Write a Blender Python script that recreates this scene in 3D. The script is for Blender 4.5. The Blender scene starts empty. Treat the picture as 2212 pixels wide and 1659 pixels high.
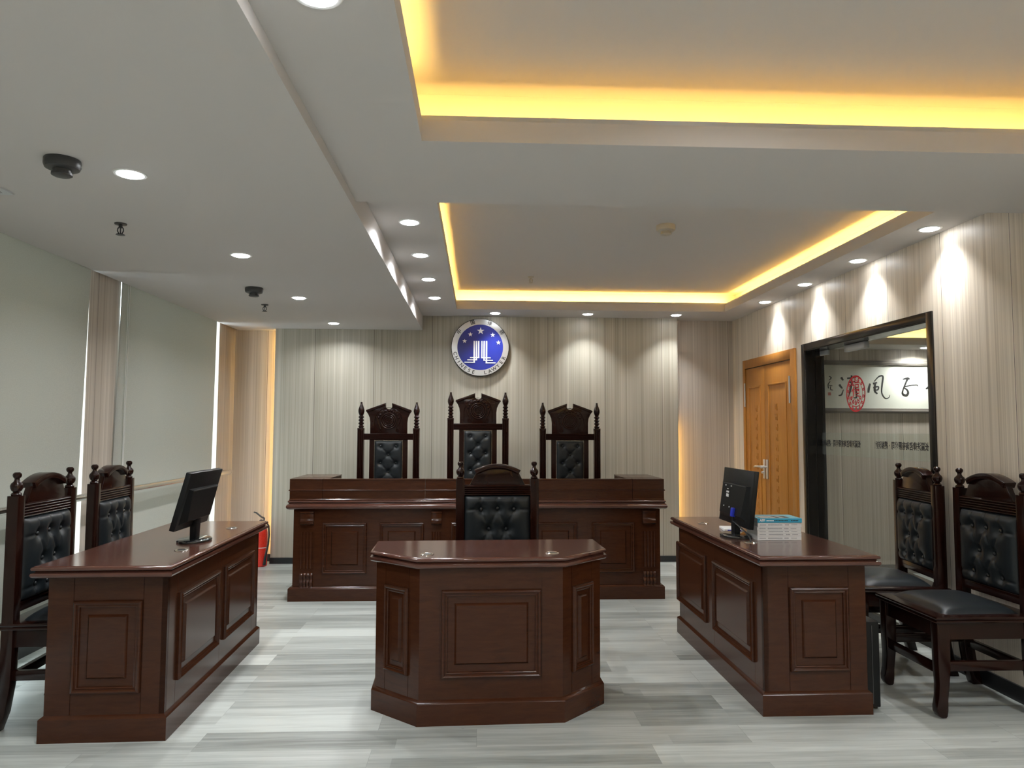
import bpy, bmesh, math, random
from mathutils import Matrix, Vector
PI = math.pi
R = math.radians
random.seed(7)
scene = bpy.context.scene
COL = scene.collection

# ------------------------------------------------------------------ camera
F_PX, YAW, PITCH, ROLL, EYE = 1556.0, 0.0461, 0.0628, 0.0034, 1.38
cam = bpy.data.cameras.new('camera')
cam.sensor_width = 36.0
cam.lens = 36.0 * F_PX / 2212.0
cam.clip_start = 0.05
cam_o = bpy.data.objects.new('camera', cam)
COL.objects.link(cam_o)
fw = Vector((math.sin(YAW) * math.cos(PITCH), math.cos(YAW) * math.cos(PITCH), math.sin(PITCH)))
rt = Vector((math.cos(YAW), -math.sin(YAW), 0))
up = rt.cross(fw)
r2 = rt * math.cos(ROLL) + up * math.sin(ROLL)
u2 = up * math.cos(ROLL) - rt * math.sin(ROLL)
M = Matrix((r2, u2, -fw)).transposed().to_4x4()
M.translation = (0, 0, EYE)
cam_o.matrix_world = M
scene.camera = cam_o

# ------------------------------------------------------------------ world, exposure
world = bpy.data.worlds.new('daylight')
scene.world = world
world.use_nodes = True
bg = world.node_tree.nodes['Background']
bg.inputs['Color'].default_value = (0.82, 0.91, 1.0, 1)
bg.inputs['Strength'].default_value = 7.0
vs = scene.view_settings
vs.view_transform = 'Standard'
vs.look = 'None'
vs.gamma = 1.0
vs.exposure = 0.10
vs.use_curve_mapping = False

DOWNLIGHT_W = 10.5
LENS_EMIT = 30.0
COVE_EMIT = 4.0
COVE_W = 4.0
EDGE_EMIT = 50.0
COOL = (0.93, 0.955, 0.98)
AMBER = (1.0, 0.58, 0.13)

# daylight portals in the two window bays (they only guide sampling of the sky)
for nm, y0, y1 in (('near', 1.3, 4.84), ('far', 5.27, 7.24)):
    l = bpy.data.lights.new('window_daylight', 'AREA')
    l.shape = 'RECTANGLE'
    l.size = y1 - y0
    l.size_y = 2.6
    l.cycles.is_portal = True
    o = bpy.data.objects.new('window_daylight', l)
    COL.objects.link(o)
    o.matrix_world = Matrix(((0, 0, -1, -2.93), (1, 0, 0, (y0 + y1) / 2), (0, -1, 0, 1.4), (0, 0, 0, 1)))


# ------------------------------------------------------------------ materials
def mat_base(name):
    m = bpy.data.materials.new(name)
    m.use_nodes = True
    nt = m.node_tree
    return m, nt, nt.nodes['Principled BSDF']


def simple(name, col, rough=0.5, metal=0.0, coat=0.0, emit=None, estr=0.0, spec=0.5):
    m, nt, p = mat_base(name)
    p.inputs['Base Color'].default_value = (*col, 1)
    p.inputs['Roughness'].default_value = rough
    p.inputs['Metallic'].default_value = metal
    p.inputs['Coat Weight'].default_value = coat
    p.inputs['Specular IOR Level'].default_value = spec
    if emit:
        p.inputs['Emission Color'].default_value = (*emit, 1)
        p.inputs['Emission Strength'].default_value = estr
    # a trace of surface variation keeps every material procedural
    n = nt.nodes.new('ShaderNodeTexNoise')
    n.inputs['Scale'].default_value = 35
    r = nt.nodes.new('ShaderNodeMapRange')
    r.inputs['To Min'].default_value = max(rough - 0.03, 0.02)
    r.inputs['To Max'].default_value = rough + 0.03
    nt.links.new(n.outputs['Fac'], r.inputs['Value'])
    nt.links.new(r.outputs['Result'], p.inputs['Roughness'])
    return m


def node(nt, t, **kw):
    n = nt.nodes.new(t)
    for k, v in kw.items():
        setattr(n, k, v)
    return n


def math_n(nt, op, a, b=None, c=None):
    n = node(nt, 'ShaderNodeMath', operation=op)
    for i, v in enumerate((a, b, c)):
        if v is None:
            continue
        if isinstance(v, (int, float)):
            n.inputs[i].default_value = v
        else:
            nt.links.new(v, n.inputs[i])
    return n.outputs[0]


def ramp(nt, fac, stops):
    n = node(nt, 'ShaderNodeValToRGB')
    e = n.color_ramp.elements
    while len(e) < len(stops):
        e.new(0.5)
    for i, (p, c) in enumerate(stops):
        e[i].position = p
        e[i].color = (*c, 1)
    nt.links.new(fac, n.inputs['Fac'])
    return n.outputs['Color']


def stripe_wall(name, offset, pitch=0.6, tint=(1, 1, 1)):
    """vertical fine-striped veneer boards with a joint every `pitch` metres"""
    m, nt, p = mat_base(name)
    tc = node(nt, 'ShaderNodeTexCoord')
    sp = node(nt, 'ShaderNodeSeparateXYZ')
    nt.links.new(tc.outputs['Object'], sp.inputs[0])
    u = math_n(nt, 'ADD', sp.outputs['X'], sp.outputs['Y'])

    def noise(su, sz, detail, rough=0.5):
        cx = node(nt, 'ShaderNodeCombineXYZ')
        nt.links.new(math_n(nt, 'MULTIPLY', u, su), cx.inputs[0])
        nt.links.new(math_n(nt, 'MULTIPLY', sp.outputs['Z'], sz), cx.inputs[1])
        n = node(nt, 'ShaderNodeTexNoise')
        n.inputs['Scale'].default_value = 1
        n.inputs['Detail'].default_value = detail
        n.inputs['Roughness'].default_value = rough
        nt.links.new(cx.outputs[0], n.inputs['Vector'])
        return n.outputs['Fac']
    a = noise(140, 0.25, 3, 0.7)
    b = noise(36, 0.2, 2)
    c = noise(9, 0.1, 1)
    f = math_n(nt, 'ADD', math_n(nt, 'MULTIPLY', a, 0.5), math_n(nt, 'MULTIPLY', b, 0.38))
    f = math_n(nt, 'ADD', f, math_n(nt, 'MULTIPLY', c, 0.12))
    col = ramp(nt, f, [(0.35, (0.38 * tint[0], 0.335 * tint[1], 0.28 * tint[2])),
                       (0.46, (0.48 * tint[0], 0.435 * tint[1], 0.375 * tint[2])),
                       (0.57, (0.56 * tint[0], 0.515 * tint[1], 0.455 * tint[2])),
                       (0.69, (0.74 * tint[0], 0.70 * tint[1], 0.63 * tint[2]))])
    fr = math_n(nt, 'FRACT', math_n(nt, 'DIVIDE', math_n(nt, 'ADD', u, offset + 50 * pitch), pitch))
    j = math_n(nt, 'LESS_THAN', fr, 0.006)
    mx = node(nt, 'ShaderNodeMix', data_type='RGBA')
    nt.links.new(j, mx.inputs['Factor'])
    nt.links.new(col, mx.inputs['A'])
    mx.inputs['B'].default_value = (0.10, 0.085, 0.07, 1)
    nt.links.new(mx.outputs['Result'], p.inputs['Base Color'])
    p.inputs['Roughness'].default_value = 0.42
    return m


def wood(name, dark, light, rough=0.22, coat=0.25, axis=(14, 14, 1.6), spec=0.5):
    m, nt, p = mat_base(name)
    tc = node(nt, 'ShaderNodeTexCoord')
    mp = node(nt, 'ShaderNodeMapping')
    mp.inputs['Scale'].default_value = axis
    nt.links.new(tc.outputs['Object'], mp.inputs['Vector'])
    n = node(nt, 'ShaderNodeTexNoise')
    n.inputs['Scale'].default_value = 3.0
    n.inputs['Detail'].default_value = 7
    n.inputs['Roughness'].default_value = 0.62
    n.inputs['Distortion'].default_value = 0.6
    nt.links.new(mp.outputs[0], n.inputs['Vector'])
    col = ramp(nt, n.outputs['Fac'], [(0.3, dark), (0.7, light)])
    nt.links.new(col, p.inputs['Base Color'])
    p.inputs['Roughness'].default_value = rough
    p.inputs['Coat Weight'].default_value = coat
    p.inputs['Coat Roughness'].default_value = 0.12
    p.inputs['Specular IOR Level'].default_value = spec
    return m


def floor_mat():
    m, nt, p = mat_base('grey_oak_planks')
    tc = node(nt, 'ShaderNodeTexCoord')
    br = node(nt, 'ShaderNodeTexBrick')
    br.offset = 0.37
    br.offset_frequency = 2
    br.inputs['Color1'].default_value = (0, 0, 0, 1)
    br.inputs['Color2'].default_value = (1, 1, 1, 1)
    br.inputs['Mortar'].default_value = (0.25, 0.25, 0.25, 1)
    br.inputs['Scale'].default_value = 1.0
    br.inputs['Brick Width'].default_value = 1.22
    br.inputs['Row Height'].default_value = 0.19
    br.inputs['Mortar Size'].default_value = 0.0007
    br.inputs['Mortar Smooth'].default_value = 0.2
    nt.links.new(tc.outputs['Object'], br.inputs['Vector'])
    # inner strips of each board: a second finer brick layer
    br2 = node(nt, 'ShaderNodeTexBrick')
    br2.offset = 0.29
    br2.inputs['Color1'].default_value = (0, 0, 0, 1)
    br2.inputs['Color2'].default_value = (1, 1, 1, 1)
    br2.inputs['Mortar'].default_value = (0.5, 0.5, 0.5, 1)
    br2.inputs['Scale'].default_value = 1.0
    br2.inputs['Brick Width'].default_value = 1.22
    br2.inputs['Row Height'].default_value = 0.095
    br2.inputs['Mortar Size'].default_value = 0.0
    nt.links.new(tc.outputs['Object'], br2.inputs['Vector'])
    sp = node(nt, 'ShaderNodeSeparateXYZ')
    nt.links.new(tc.outputs['Object'], sp.inputs[0])

    def grain(sx, sy, det, shift):
        cx = node(nt, 'ShaderNodeCombineXYZ')
        nt.links.new(math_n(nt, 'MULTIPLY', sp.outputs['X'], sx), cx.inputs[0])
        nt.links.new(math_n(nt, 'MULTIPLY', sp.outputs['Y'], sy), cx.inputs[1])
        nt.links.new(math_n(nt, 'MULTIPLY', br.outputs['Color'], shift), cx.inputs[2])
        n = node(nt, 'ShaderNodeTexNoise')
        n.inputs['Scale'].default_value = 1
        n.inputs['Detail'].default_value = det
        n.inputs['Roughness'].default_value = 0.6
        n.inputs['Distortion'].default_value = 0.3
        nt.links.new(cx.outputs[0], n.inputs['Vector'])
        return n.outputs['Fac']
    g1 = grain(1.6, 26, 4, 13)
    g2 = grain(5, 90, 5, 29)
    f = math_n(nt, 'MULTIPLY', br.outputs['Color'], 0.32)
    f = math_n(nt, 'ADD', f, math_n(nt, 'MULTIPLY', br2.outputs['Color'], 0.20))
    f = math_n(nt, 'ADD', f, math_n(nt, 'MULTIPLY', g1, 0.56))
    f = math_n(nt, 'ADD', f, math_n(nt, 'MULTIPLY', g2, 0.22))
    col = ramp(nt, f, [(0.36, (0.175, 0.185, 0.168)), (0.60, (0.345, 0.362, 0.336)), (0.86, (0.52, 0.545, 0.51))])
    # knots
    vn = node(nt, 'ShaderNodeTexNoise')
    cx = node(nt, 'ShaderNodeCombineXYZ')
    nt.links.new(math_n(nt, 'MULTIPLY', sp.outputs['X'], 5), cx.inputs[0])
    nt.links.new(math_n(nt, 'MULTIPLY', sp.outputs['Y'], 22), cx.inputs[1])
    vn.inputs['Scale'].default_value = 1
    vn.inputs['Detail'].default_value = 1
    nt.links.new(cx.outputs[0], vn.inputs['Vector'])
    kn = math_n(nt, 'GREATER_THAN', vn.outputs['Fac'], 0.80)
    mx = node(nt, 'ShaderNodeMix', data_type='RGBA')
    nt.links.new(math_n(nt, 'MULTIPLY', kn, 0.6), mx.inputs['Factor'])
    nt.links.new(col, mx.inputs['A'])
    mx.inputs['B'].default_value = (0.12, 0.11, 0.10, 1)
    mo = node(nt, 'ShaderNodeMix', data_type='RGBA')
    nt.links.new(math_n(nt, 'MULTIPLY', br.outputs['Fac'], 0.55), mo.inputs['Factor'])
    nt.links.new(mx.outputs['Result'], mo.inputs['A'])
    mo.inputs['B'].default_value = (0.12, 0.12, 0.11, 1)
    nt.links.new(mo.outputs['Result'], p.inputs['Base Color'])
    p.inputs['Roughness'].default_value = 0.36
    return m


def leather(name, col):
    m, nt, p = mat_base(name)
    p.inputs['Base Color'].default_value = (*col, 1)
    p.inputs['Roughness'].default_value = 0.38
    p.inputs['Specular IOR Level'].default_value = 0.32
    tc = node(nt, 'ShaderNodeTexCoord')
    v = node(nt, 'ShaderNodeTexVoronoi')
    v.inputs['Scale'].default_value = 320
    nt.links.new(tc.outputs['Object'], v.inputs['Vector'])
    b = node(nt, 'ShaderNodeBump')
    b.inputs['Strength'].default_value = 0.08
    b.inputs['Distance'].default_value = 0.002
    nt.links.new(v.outputs['Distance'], b.inputs['Height'])
    nt.links.new(b.outputs['Normal'], p.inputs['Normal'])
    return m


def glass_mat(name, tint=(1, 1, 1), refl=1.0, haze=0.0):
    m = bpy.data.materials.new(name)
    m.use_nodes = True
    nt = m.node_tree
    for n in list(nt.nodes):
        if n.type != 'OUTPUT_MATERIAL':
            nt.nodes.remove(n)
    out = [n for n in nt.nodes if n.type == 'OUTPUT_MATERIAL'][0]
    tr = node(nt, 'ShaderNodeBsdfTransparent')
    tr.inputs['Color'].default_value = (*tint, 1)
    gl = node(nt, 'ShaderNodeBsdfGlossy')
    gl.inputs['Roughness'].default_value = 0.01
    fr = node(nt, 'ShaderNodeFresnel')
    fr.inputs['IOR'].default_value = 1.35
    mx = node(nt, 'ShaderNodeMixShader')
    ge = node(nt, 'ShaderNodeNewGeometry')
    front = math_n(nt, 'SUBTRACT', 1.0, ge.outputs['Backfacing'])
    nt.links.new(math_n(nt, 'MULTIPLY', math_n(nt, 'MULTIPLY', fr.outputs[0], refl), front), mx.inputs[0])
    last = tr.outputs[0]
    if haze:
        df = node(nt, 'ShaderNodeBsdfDiffuse')
        df.inputs['Color'].default_value = (0.75, 0.78, 0.74, 1)
        mh = node(nt, 'ShaderNodeMixShader')
        mh.inputs[0].default_value = haze
        nt.links.new(last, mh.inputs[1])
        nt.links.new(df.outputs[0], mh.inputs[2])
        last = mh.outputs[0]
    nt.links.new(last, mx.inputs[1])
    nt.links.new(gl.outputs[0], mx.inputs[2])
    nt.links.new(mx.outputs[0], out.inputs['Surface'])
    return m


def blind_mat():
    m = bpy.data.materials.new('roller_blind_cloth')
    m.use_nodes = True
    nt = m.node_tree
    for n in list(nt.nodes):
        if n.type != 'OUTPUT_MATERIAL':
            nt.nodes.remove(n)
    out = [n for n in nt.nodes if n.type == 'OUTPUT_MATERIAL'][0]
    tc = node(nt, 'ShaderNodeTexCoord')
    n1 = node(nt, 'ShaderNodeTexNoise')
    n1.inputs['Scale'].default_value = 180
    nt.links.new(tc.outputs['Object'], n1.inputs['Vector'])
    c = ramp(nt, n1.outputs['Fac'], [(0.3, (0.42, 0.42, 0.385)), (0.7, (0.48, 0.48, 0.44))])
    d = node(nt, 'ShaderNodeBsdfDiffuse')
    nt.links.new(c, d.inputs['Color'])
    t = node(nt, 'ShaderNodeBsdfTranslucent')
    t.inputs['Color'].default_value = (0.68, 0.67, 0.58, 1)
    mx = node(nt, 'ShaderNodeMixShader')
    mx.inputs[0].default_value = 0.165
    nt.links.new(d.outputs[0], mx.inputs[1])
    nt.links.new(t.outputs[0], mx.inputs[2])
    nt.links.new(mx.outputs[0], out.inputs['Surface'])
    return m


def ext_red():
    return simple('red_enamel', (0.62, 0.03, 0.015), 0.28, coat=0.3)


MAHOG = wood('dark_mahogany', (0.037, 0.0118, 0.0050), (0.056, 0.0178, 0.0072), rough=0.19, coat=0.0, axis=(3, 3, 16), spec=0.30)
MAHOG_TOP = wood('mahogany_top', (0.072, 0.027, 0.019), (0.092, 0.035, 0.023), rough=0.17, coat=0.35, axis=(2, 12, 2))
MAHOG_DK = wood('chair_mahogany', (0.010, 0.0030, 0.0020), (0.018, 0.005, 0.0030), rough=0.17, coat=0.0, axis=(8, 8, 2), spec=0.3)
LEATHER = leather('black_leather', (0.010, 0.013, 0.015))
BUTTON = simple('leather_button', (0.012, 0.014, 0.015), 0.3)
BRASS = simple('nailhead_metal', (0.62, 0.56, 0.44), 0.3, 1.0)
PLASTER = simple('white_ceiling_paint', (0.615, 0.59, 0.57), 0.9, spec=0.1)
BLACKBASE = simple('black_skirting', (0.012, 0.013, 0.015), 0.35)
CHROME = simple('polished_steel', (0.78, 0.76, 0.72), 0.14, 1.0)
BLACKMETAL = simple('black_titanium_steel', (0.05, 0.047, 0.045), 0.22, 0.9)
BLACKPL = simple('black_plastic', (0.006, 0.0065, 0.007), 0.42, spec=0.25)
GLOSSBLACK = simple('glossy_black_plastic', (0.008, 0.009, 0.01), 0.12, coat=0.5)
SCREEN = simple('dark_screen', (0.006, 0.007, 0.008), 0.15)
WHITEPL = simple('white_plastic', (0.75, 0.75, 0.73), 0.4)
CREAMPL = simple('cream_plastic', (0.50, 0.46, 0.38), 0.45)
GREYPL = simple('dark_grey_plastic', (0.045, 0.045, 0.045), 0.4)
DOORWOOD = wood('honey_oak_door', (0.39, 0.150, 0.022), (0.52, 0.22, 0.034), rough=0.4, coat=0.1, axis=(26, 26, 0.7))
SILVER = simple('brushed_silver', (0.70, 0.72, 0.73), 0.34, 0.75)
BLUE = simple('emblem_blue', (0.013, 0.026, 0.25), 0.32)
WHITE = simple('white_enamel', (0.86, 0.87, 0.86), 0.35)
INK = simple('black_ink', (0.015, 0.015, 0.016), 0.5)
GREYINK = simple('grey_ink', (0.35, 0.35, 0.36), 0.6)
REDPAPER = simple('red_paper', (0.75, 0.035, 0.06), 0.55)
PAPER = simple('white_paper', (0.82, 0.82, 0.80), 0.6)
BOOKBLUE = simple('blue_book_cover', (0.03, 0.36, 0.58), 0.35)
BOOKPALE = simple('pale_blue_book_cover', (0.22, 0.62, 0.76), 0.35)
SCROLLPAPER = simple('calligraphy_paper', (0.66, 0.66, 0.58), 0.7)
FRAMEGREY = simple('grey_wood_frame', (0.16, 0.14, 0.12), 0.5)
BLUEPLUG = simple('blue_plug', (0.01, 0.03, 0.5), 0.4)
RED = ext_red()
RUBBER = simple('black_rubber', (0.01, 0.01, 0.01), 0.5)
FROST = glass_mat('clear_partition_glass', (0.955, 0.965, 0.935), 1.0, 0.02)
FROSTBAND = glass_mat('frosted_film', (0.93, 0.95, 0.93), 0.0, 0.06)
PANE = glass_mat('window_glass', (0.95, 0.98, 0.97), 1.0)
BLIND = blind_mat()
FLOOR = floor_mat()
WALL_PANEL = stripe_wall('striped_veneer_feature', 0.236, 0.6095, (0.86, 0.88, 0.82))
WALL_RIGHT = stripe_wall('striped_veneer_right', -2.77 - 0.19, 0.5665, (1.40, 1.36, 1.28))  # tint lifts the shared veneer, putting this wall's lamp light into its colour
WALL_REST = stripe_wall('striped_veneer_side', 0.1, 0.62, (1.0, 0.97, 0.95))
LENS = simple('lit_lens', (1, 1, 1), 0.4, emit=COOL, estr=LENS_EMIT)
LED = simple('amber_led', (1, 0.8, 0.5), 0.5, emit=AMBER, estr=COVE_EMIT)
LEDEDGE = simple('amber_edge_led', (1, 0.8, 0.5), 0.5, emit=AMBER, estr=EDGE_EMIT)
ALU = simple('white_aluminium', (0.6, 0.62, 0.64), 0.4, 0.3)


# ------------------------------------------------------------------ mesh helpers
def nb():
    return bmesh.new()


def box(bm, x0, x1, y0, y1, z0, z1, bevel=0.0, seg=2):
    v = [bm.verts.new((x, y, z)) for x in (x0, x1) for y in (y0, y1) for z in (z0, z1)]
    F = [(0, 1, 3, 2), (4, 6, 7, 5), (0, 4, 5, 1), (2, 3, 7, 6), (0, 2, 6, 4), (1, 5, 7, 3)]
    fs = [bm.faces.new([v[i] for i in f]) for f in F]
    if bevel:
        es = list({e for f in fs for e in f.edges})
        bmesh.ops.bevel(bm, geom=es, offset=bevel, segments=seg, profile=0.5, affect='EDGES', clamp_overlap=True)
    return v


def prism(bm, pts, axis, a0, a1, bevel=0.0):
    """extrude a 2D outline; axis x -> pts are (y,z); y -> (x,z); z -> (x,y)"""
    def mk(p, a):
        return {'x': (a, p[0], p[1]), 'y': (p[0], a, p[1]), 'z': (p[0], p[1], a)}[axis]
    n = len(pts)
    A = [bm.verts.new(mk(p, a0)) for p in pts]
    B = [bm.verts.new(mk(p, a1)) for p in pts]
    fs = [bm.faces.new(A), bm.faces.new(B[::-1])]
    for i in range(n):
        fs.append(bm.faces.new((A[i], B[i], B[(i + 1) % n], A[(i + 1) % n])))
    bmesh.ops.recalc_face_normals(bm, faces=fs)
    if bevel:
        es = list({e for f in fs[:2] for e in f.edges})
        bmesh.ops.bevel(bm, geom=es, offset=bevel, segments=2, profile=0.5, affect='EDGES', clamp_overlap=True)
    return A + B


def lathe(bm, prof, c=(0, 0, 0), seg=24, axis='z', cap=True):
    rings = []
    for r, h in prof:
        ring = []
        for i in range(seg):
            a = 2 * PI * i / seg
            p = (r * math.cos(a), r * math.sin(a), h)
            if axis == 'y':
                p = (p[0], h, p[1])
            elif axis == 'x':
                p = (h, p[0], p[1])
            ring.append(bm.verts.new((c[0] + p[0], c[1] + p[1], c[2] + p[2])))
        rings.append(ring)
    fs = []
    for a, b in zip(rings, rings[1:]):
        for i in range(seg):
            fs.append(bm.faces.new((a[i], a[(i + 1) % seg], b[(i + 1) % seg], b[i])))
    if cap:
        for ring in (rings[0], rings[-1]):
            fs.append(bm.faces.new(ring))
    bmesh.ops.recalc_face_normals(bm, faces=fs)


def tube(bm, path, r, seg=10, cap=True):
    pts = [Vector(p) for p in path]
    n = len(pts)
    rad = r if isinstance(r, (list, tuple)) else [r] * n
    prev = None
    rings = []
    for i, p in enumerate(pts):
        t = (pts[min(i + 1, n - 1)] - pts[max(i - 1, 0)]).normalized()
        if prev is None:
            ref = Vector((0, 0, 1)) if abs(t.z) < 0.9 else Vector((1, 0, 0))
            a = t.cross(ref).normalized()
        else:
            a = (prev - t * prev.dot(t)).normalized()
        prev = a
        b = t.cross(a)
        rings.append([bm.verts.new(p + (a * math.cos(2 * PI * k / seg) + b * math.sin(2 * PI * k / seg)) * rad[i]) for k in range(seg)])
    fs = []
    for A, B in zip(rings, rings[1:]):
        for k in range(seg):
            fs.append(bm.faces.new((A[k], A[(k + 1) % seg], B[(k + 1) % seg], B[k])))
    if cap:
        fs.append(bm.faces.new(rings[0]))
        fs.append(bm.faces.new(rings[-1]))
    bmesh.ops.recalc_face_normals(bm, faces=fs)


def offset_poly(poly, d):
    n = len(poly)
    out = []
    for i in range(n):
        p0, p1, p2 = Vector(poly[i - 1]), Vector(poly[i]), Vector(poly[(i + 1) % n])
        e1, e2 = (p1 - p0).normalized(), (p2 - p1).normalized()
        n1, n2 = Vector((e1.y, -e1.x)), Vector((e2.y, -e2.x))
        k = 1 + n1.dot(n2)
        out.append(tuple(p1 + (n1 + n2) * (d / k)))
    return out


def slab(bm, poly, rings):
    """stack of offset outlines (CCW poly): rings [(offset, z), ...]"""
    R_ = [[bm.verts.new((x, y, z)) for x, y in offset_poly(poly, o)] for o, z in rings]
    n = len(poly)
    fs = [bm.faces.new(R_[0]), bm.faces.new(R_[-1])]
    for A, B in zip(R_, R_[1:]):
        for i in range(n):
            fs.append(bm.faces.new((A[i], A[(i + 1) % n], B[(i + 1) % n], B[i])))
    bmesh.ops.recalc_face_normals(bm, faces=fs)


def rect(x0, x1, y0, y1):
    return [(x0, y0), (x1, y0), (x1, y1), (x0, y1)]


def raised_panel(bm, w, h, mat, inner=0.07):
    """framed raised panel standing out of a face; centre origin, outward -Y, mapped by mat"""
    rings = [(0, 0), (0, 0.008), (0.003, 0.015), (0.009, 0.019), (0.015, 0.016), (0.017, 0.010), (0.020, 0.010), (0.024, 0.012), (0.028, 0.010),
             (0.030, 0.001), (inner - 0.008, 0.001), (inner - 0.002, 0.010), (inner + 0.002, 0.013), (inner + 0.007, 0.013)]
    prev = None
    fs = []
    for ins, o in rings:
        a, b = w / 2 - ins, h / 2 - ins
        cur = [bm.verts.new(mat @ Vector(q)) for q in ((-a, -o, -b), (a, -o, -b), (a, -o, b), (-a, -o, b))]
        if prev:
            for i in range(4):
                fs.append(bm.faces.new((prev[i], prev[(i + 1) % 4], cur[(i + 1) % 4], cur[i])))
        prev = cur
    fs.append(bm.faces.new(prev))
    bmesh.ops.recalc_face_normals(bm, faces=fs)
    # outward orientation
    d = mat.to_3x3() @ Vector((0, -1, 0))
    if fs[-1].normal.dot(d) < 0:
        bmesh.ops.reverse_faces(bm, faces=fs)


def sphere(bm, c, r, s=(1, 1, 1), u=10, v=7):
    mt = Matrix.Translation(c) @ Matrix.Diagonal((*s, 1))
    bmesh.ops.create_uvsphere(bm, u_segments=u, v_segments=v, radius=r, matrix=mt)


def torus(bm, c, R0, r, axis='y', seg=28, ms=8, sz=1.0, squash=1.0):
    vs_ = []
    for i in range(seg):
        a = 2 * PI * i / seg
        ring = []
        for k in range(ms):
            b = 2 * PI * k / ms
            q = R0 + r * math.cos(b)
            h = r * math.sin(b) * squash
            x, z = q * math.cos(a), q * math.sin(a) * sz
            p = (x, h, z) if axis == 'y' else ((x, z, h) if axis == 'z' else (h, x, z))
            ring.append(bm.verts.new((c[0] + p[0], c[1] + p[1], c[2] + p[2])))
        vs_.append(ring)
    fs = []
    for i in range(seg):
        A, B = vs_[i], vs_[(i + 1) % seg]
        for k in range(ms):
            fs.append(bm.faces.new((A[k], A[(k + 1) % ms], B[(k + 1) % ms], B[k])))
    bmesh.ops.recalc_face_normals(bm, faces=fs)


def text(bm, s, size, mat, extrude=0.0006, sx=1.0, align='CENTER', bold=0.0008):
    c = bpy.data.curves.new('lettering', 'FONT')
    c.body = s
    c.size = size
    c.align_x = align
    c.align_y = 'CENTER'
    c.extrude = extrude
    c.offset = bold
    o = bpy.data.objects.new('lettering', c)
    COL.objects.link(o)
    bpy.context.view_layer.update()
    me = bpy.data.meshes.new_from_object(o.evaluated_get(bpy.context.evaluated_depsgraph_get()))
    me.transform(mat @ Matrix.Diagonal((sx, 1, 1, 1)))
    bm.from_mesh(me)
    bpy.data.objects.remove(o)
    bpy.data.curves.remove(c)
    bpy.data.meshes.remove(me)


def obj(name, bm, mat, parent=None, smooth=True, ang=35, loc=None, rz=None):
    me = bpy.data.meshes.new(name)
    bm.to_mesh(me)
    bm.free()
    me.materials.append(mat)
    if smooth:
        me.polygons.foreach_set('use_smooth', [True] * len(me.polygons))
        me.set_sharp_from_angle(angle=R(ang))
    o = bpy.data.objects.new(name, me)
    COL.objects.link(o)
    if parent:
        o.parent = parent
    if loc:
        o.location = loc
    if rz is not None:
        o.rotation_euler = (0, 0, rz)
    return o


def tag(o, label=None, cat=None, group=None, kind=None):
    for k, v in (('label', label), ('category', cat), ('group', group), ('kind', kind)):
        if v:
            o[k] = v
    return o


def thing(name, label, cat, loc=(0, 0, 0), rz=0.0, group=None):
    o = bpy.data.objects.new(name, None)
    o.empty_display_size = 0.1
    COL.objects.link(o)
    o.location = loc
    o.rotation_euler = (0, 0, rz)
    return tag(o, label, cat, group)


def struct(name, bm, mat, parent=None, label=None, smooth=False):
    o = obj(name, bm, mat, parent, smooth)
    if parent is None:
        o['kind'] = 'structure'
        if label:
            o['label'] = label
    return o


def dup(root, loc, rz, label):
    r = root.copy()
    COL.objects.link(r)
    r.location = loc
    r.rotation_euler = (0, 0, rz)
    r['label'] = label

    def rec(src, par):
        for ch in list(src.children):
            c = ch.copy()
            COL.objects.link(c)
            c.parent = par
            rec(ch, c)
    rec(root, r)
    return r


# ================================================================== THE ROOM
XR, XL = 2.77, -2.58
YB, YP, YF = 7.72, 7.57, -3.5
ZL, ZN, ZC, ZT = 2.42, 2.47, 2.57, 2.77
XE = -0.595

bm = nb(); box(bm, -2.95, 6.2, YF - 0.1, 8.0, -0.1, 0)
struct('floor', bm, FLOOR, label='grey oak plank floor')

# ceiling: lowered left strip, near tray, beam and far tray, all plastered as one
bm = nb()


def ring(bm, X0, X1, Y0, Y1, x0, x1, y0, y1, z0, z1):
    if y0 > Y0: box(bm, X0, X1, Y0, y0, z0, z1)
    if Y1 > y1: box(bm, X0, X1, y1, Y1, z0, z1)
    if x0 > X0: box(bm, X0, x0, y0, y1, z0, z1)
    if X1 > x1: box(bm, x1, X1, y0, y1, z0, z1)


box(bm, -2.555, XE, YF, YB, ZL, 2.95)
BY0, BY1 = 2.68, 3.43
ring(bm, XE, XR, YF, BY1, -0.222, 2.46, -2.2, BY0, ZN, 2.553)
ring(bm, XE, XR, YF, BY1, -0.42, 2.64, -2.45, 2.93, 2.553, ZT)
ring(bm, XE, XR, BY1, YB, -0.226, 2.475, 3.62, 7.10, ZC, 2.637)
ring(bm, XE, XR, BY1, YB, -0.39, 2.64, 3.46, 7.26, 2.637, ZT)
box(bm, XE, XR, YF, YB, ZT, 2.95)
box(bm, -2.95, -2.555, YF, YB, 2.74, 2.95)
struct('ceiling', bm, PLASTER, label='stepped white ceiling with two lit trays')

# back wall and the feature panel standing proud of it
bm = nb(); box(bm, -2.95, 2.93, YB, YB + 0.1, 0, 2.95)
struct('wall_back', bm, WALL_REST, label='striped back wall in the side recesses')
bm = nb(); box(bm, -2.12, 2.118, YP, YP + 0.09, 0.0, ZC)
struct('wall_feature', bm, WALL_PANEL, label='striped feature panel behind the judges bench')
bm = nb(); box(bm, -2.125, 2.122, YP - 0.012, YP, 0, 0.062)
struct('baseboard_back', bm, BLACKBASE, label='black skirting of the feature panel')
bm = nb(); box(bm, XL, -2.125, YB - 0.012, YB, 0, 0.075); box(bm, 2.13, XR, YB - 0.012, YB, 0, 0.075)
struct('baseboard_recess', bm, BLACKBASE)

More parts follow.
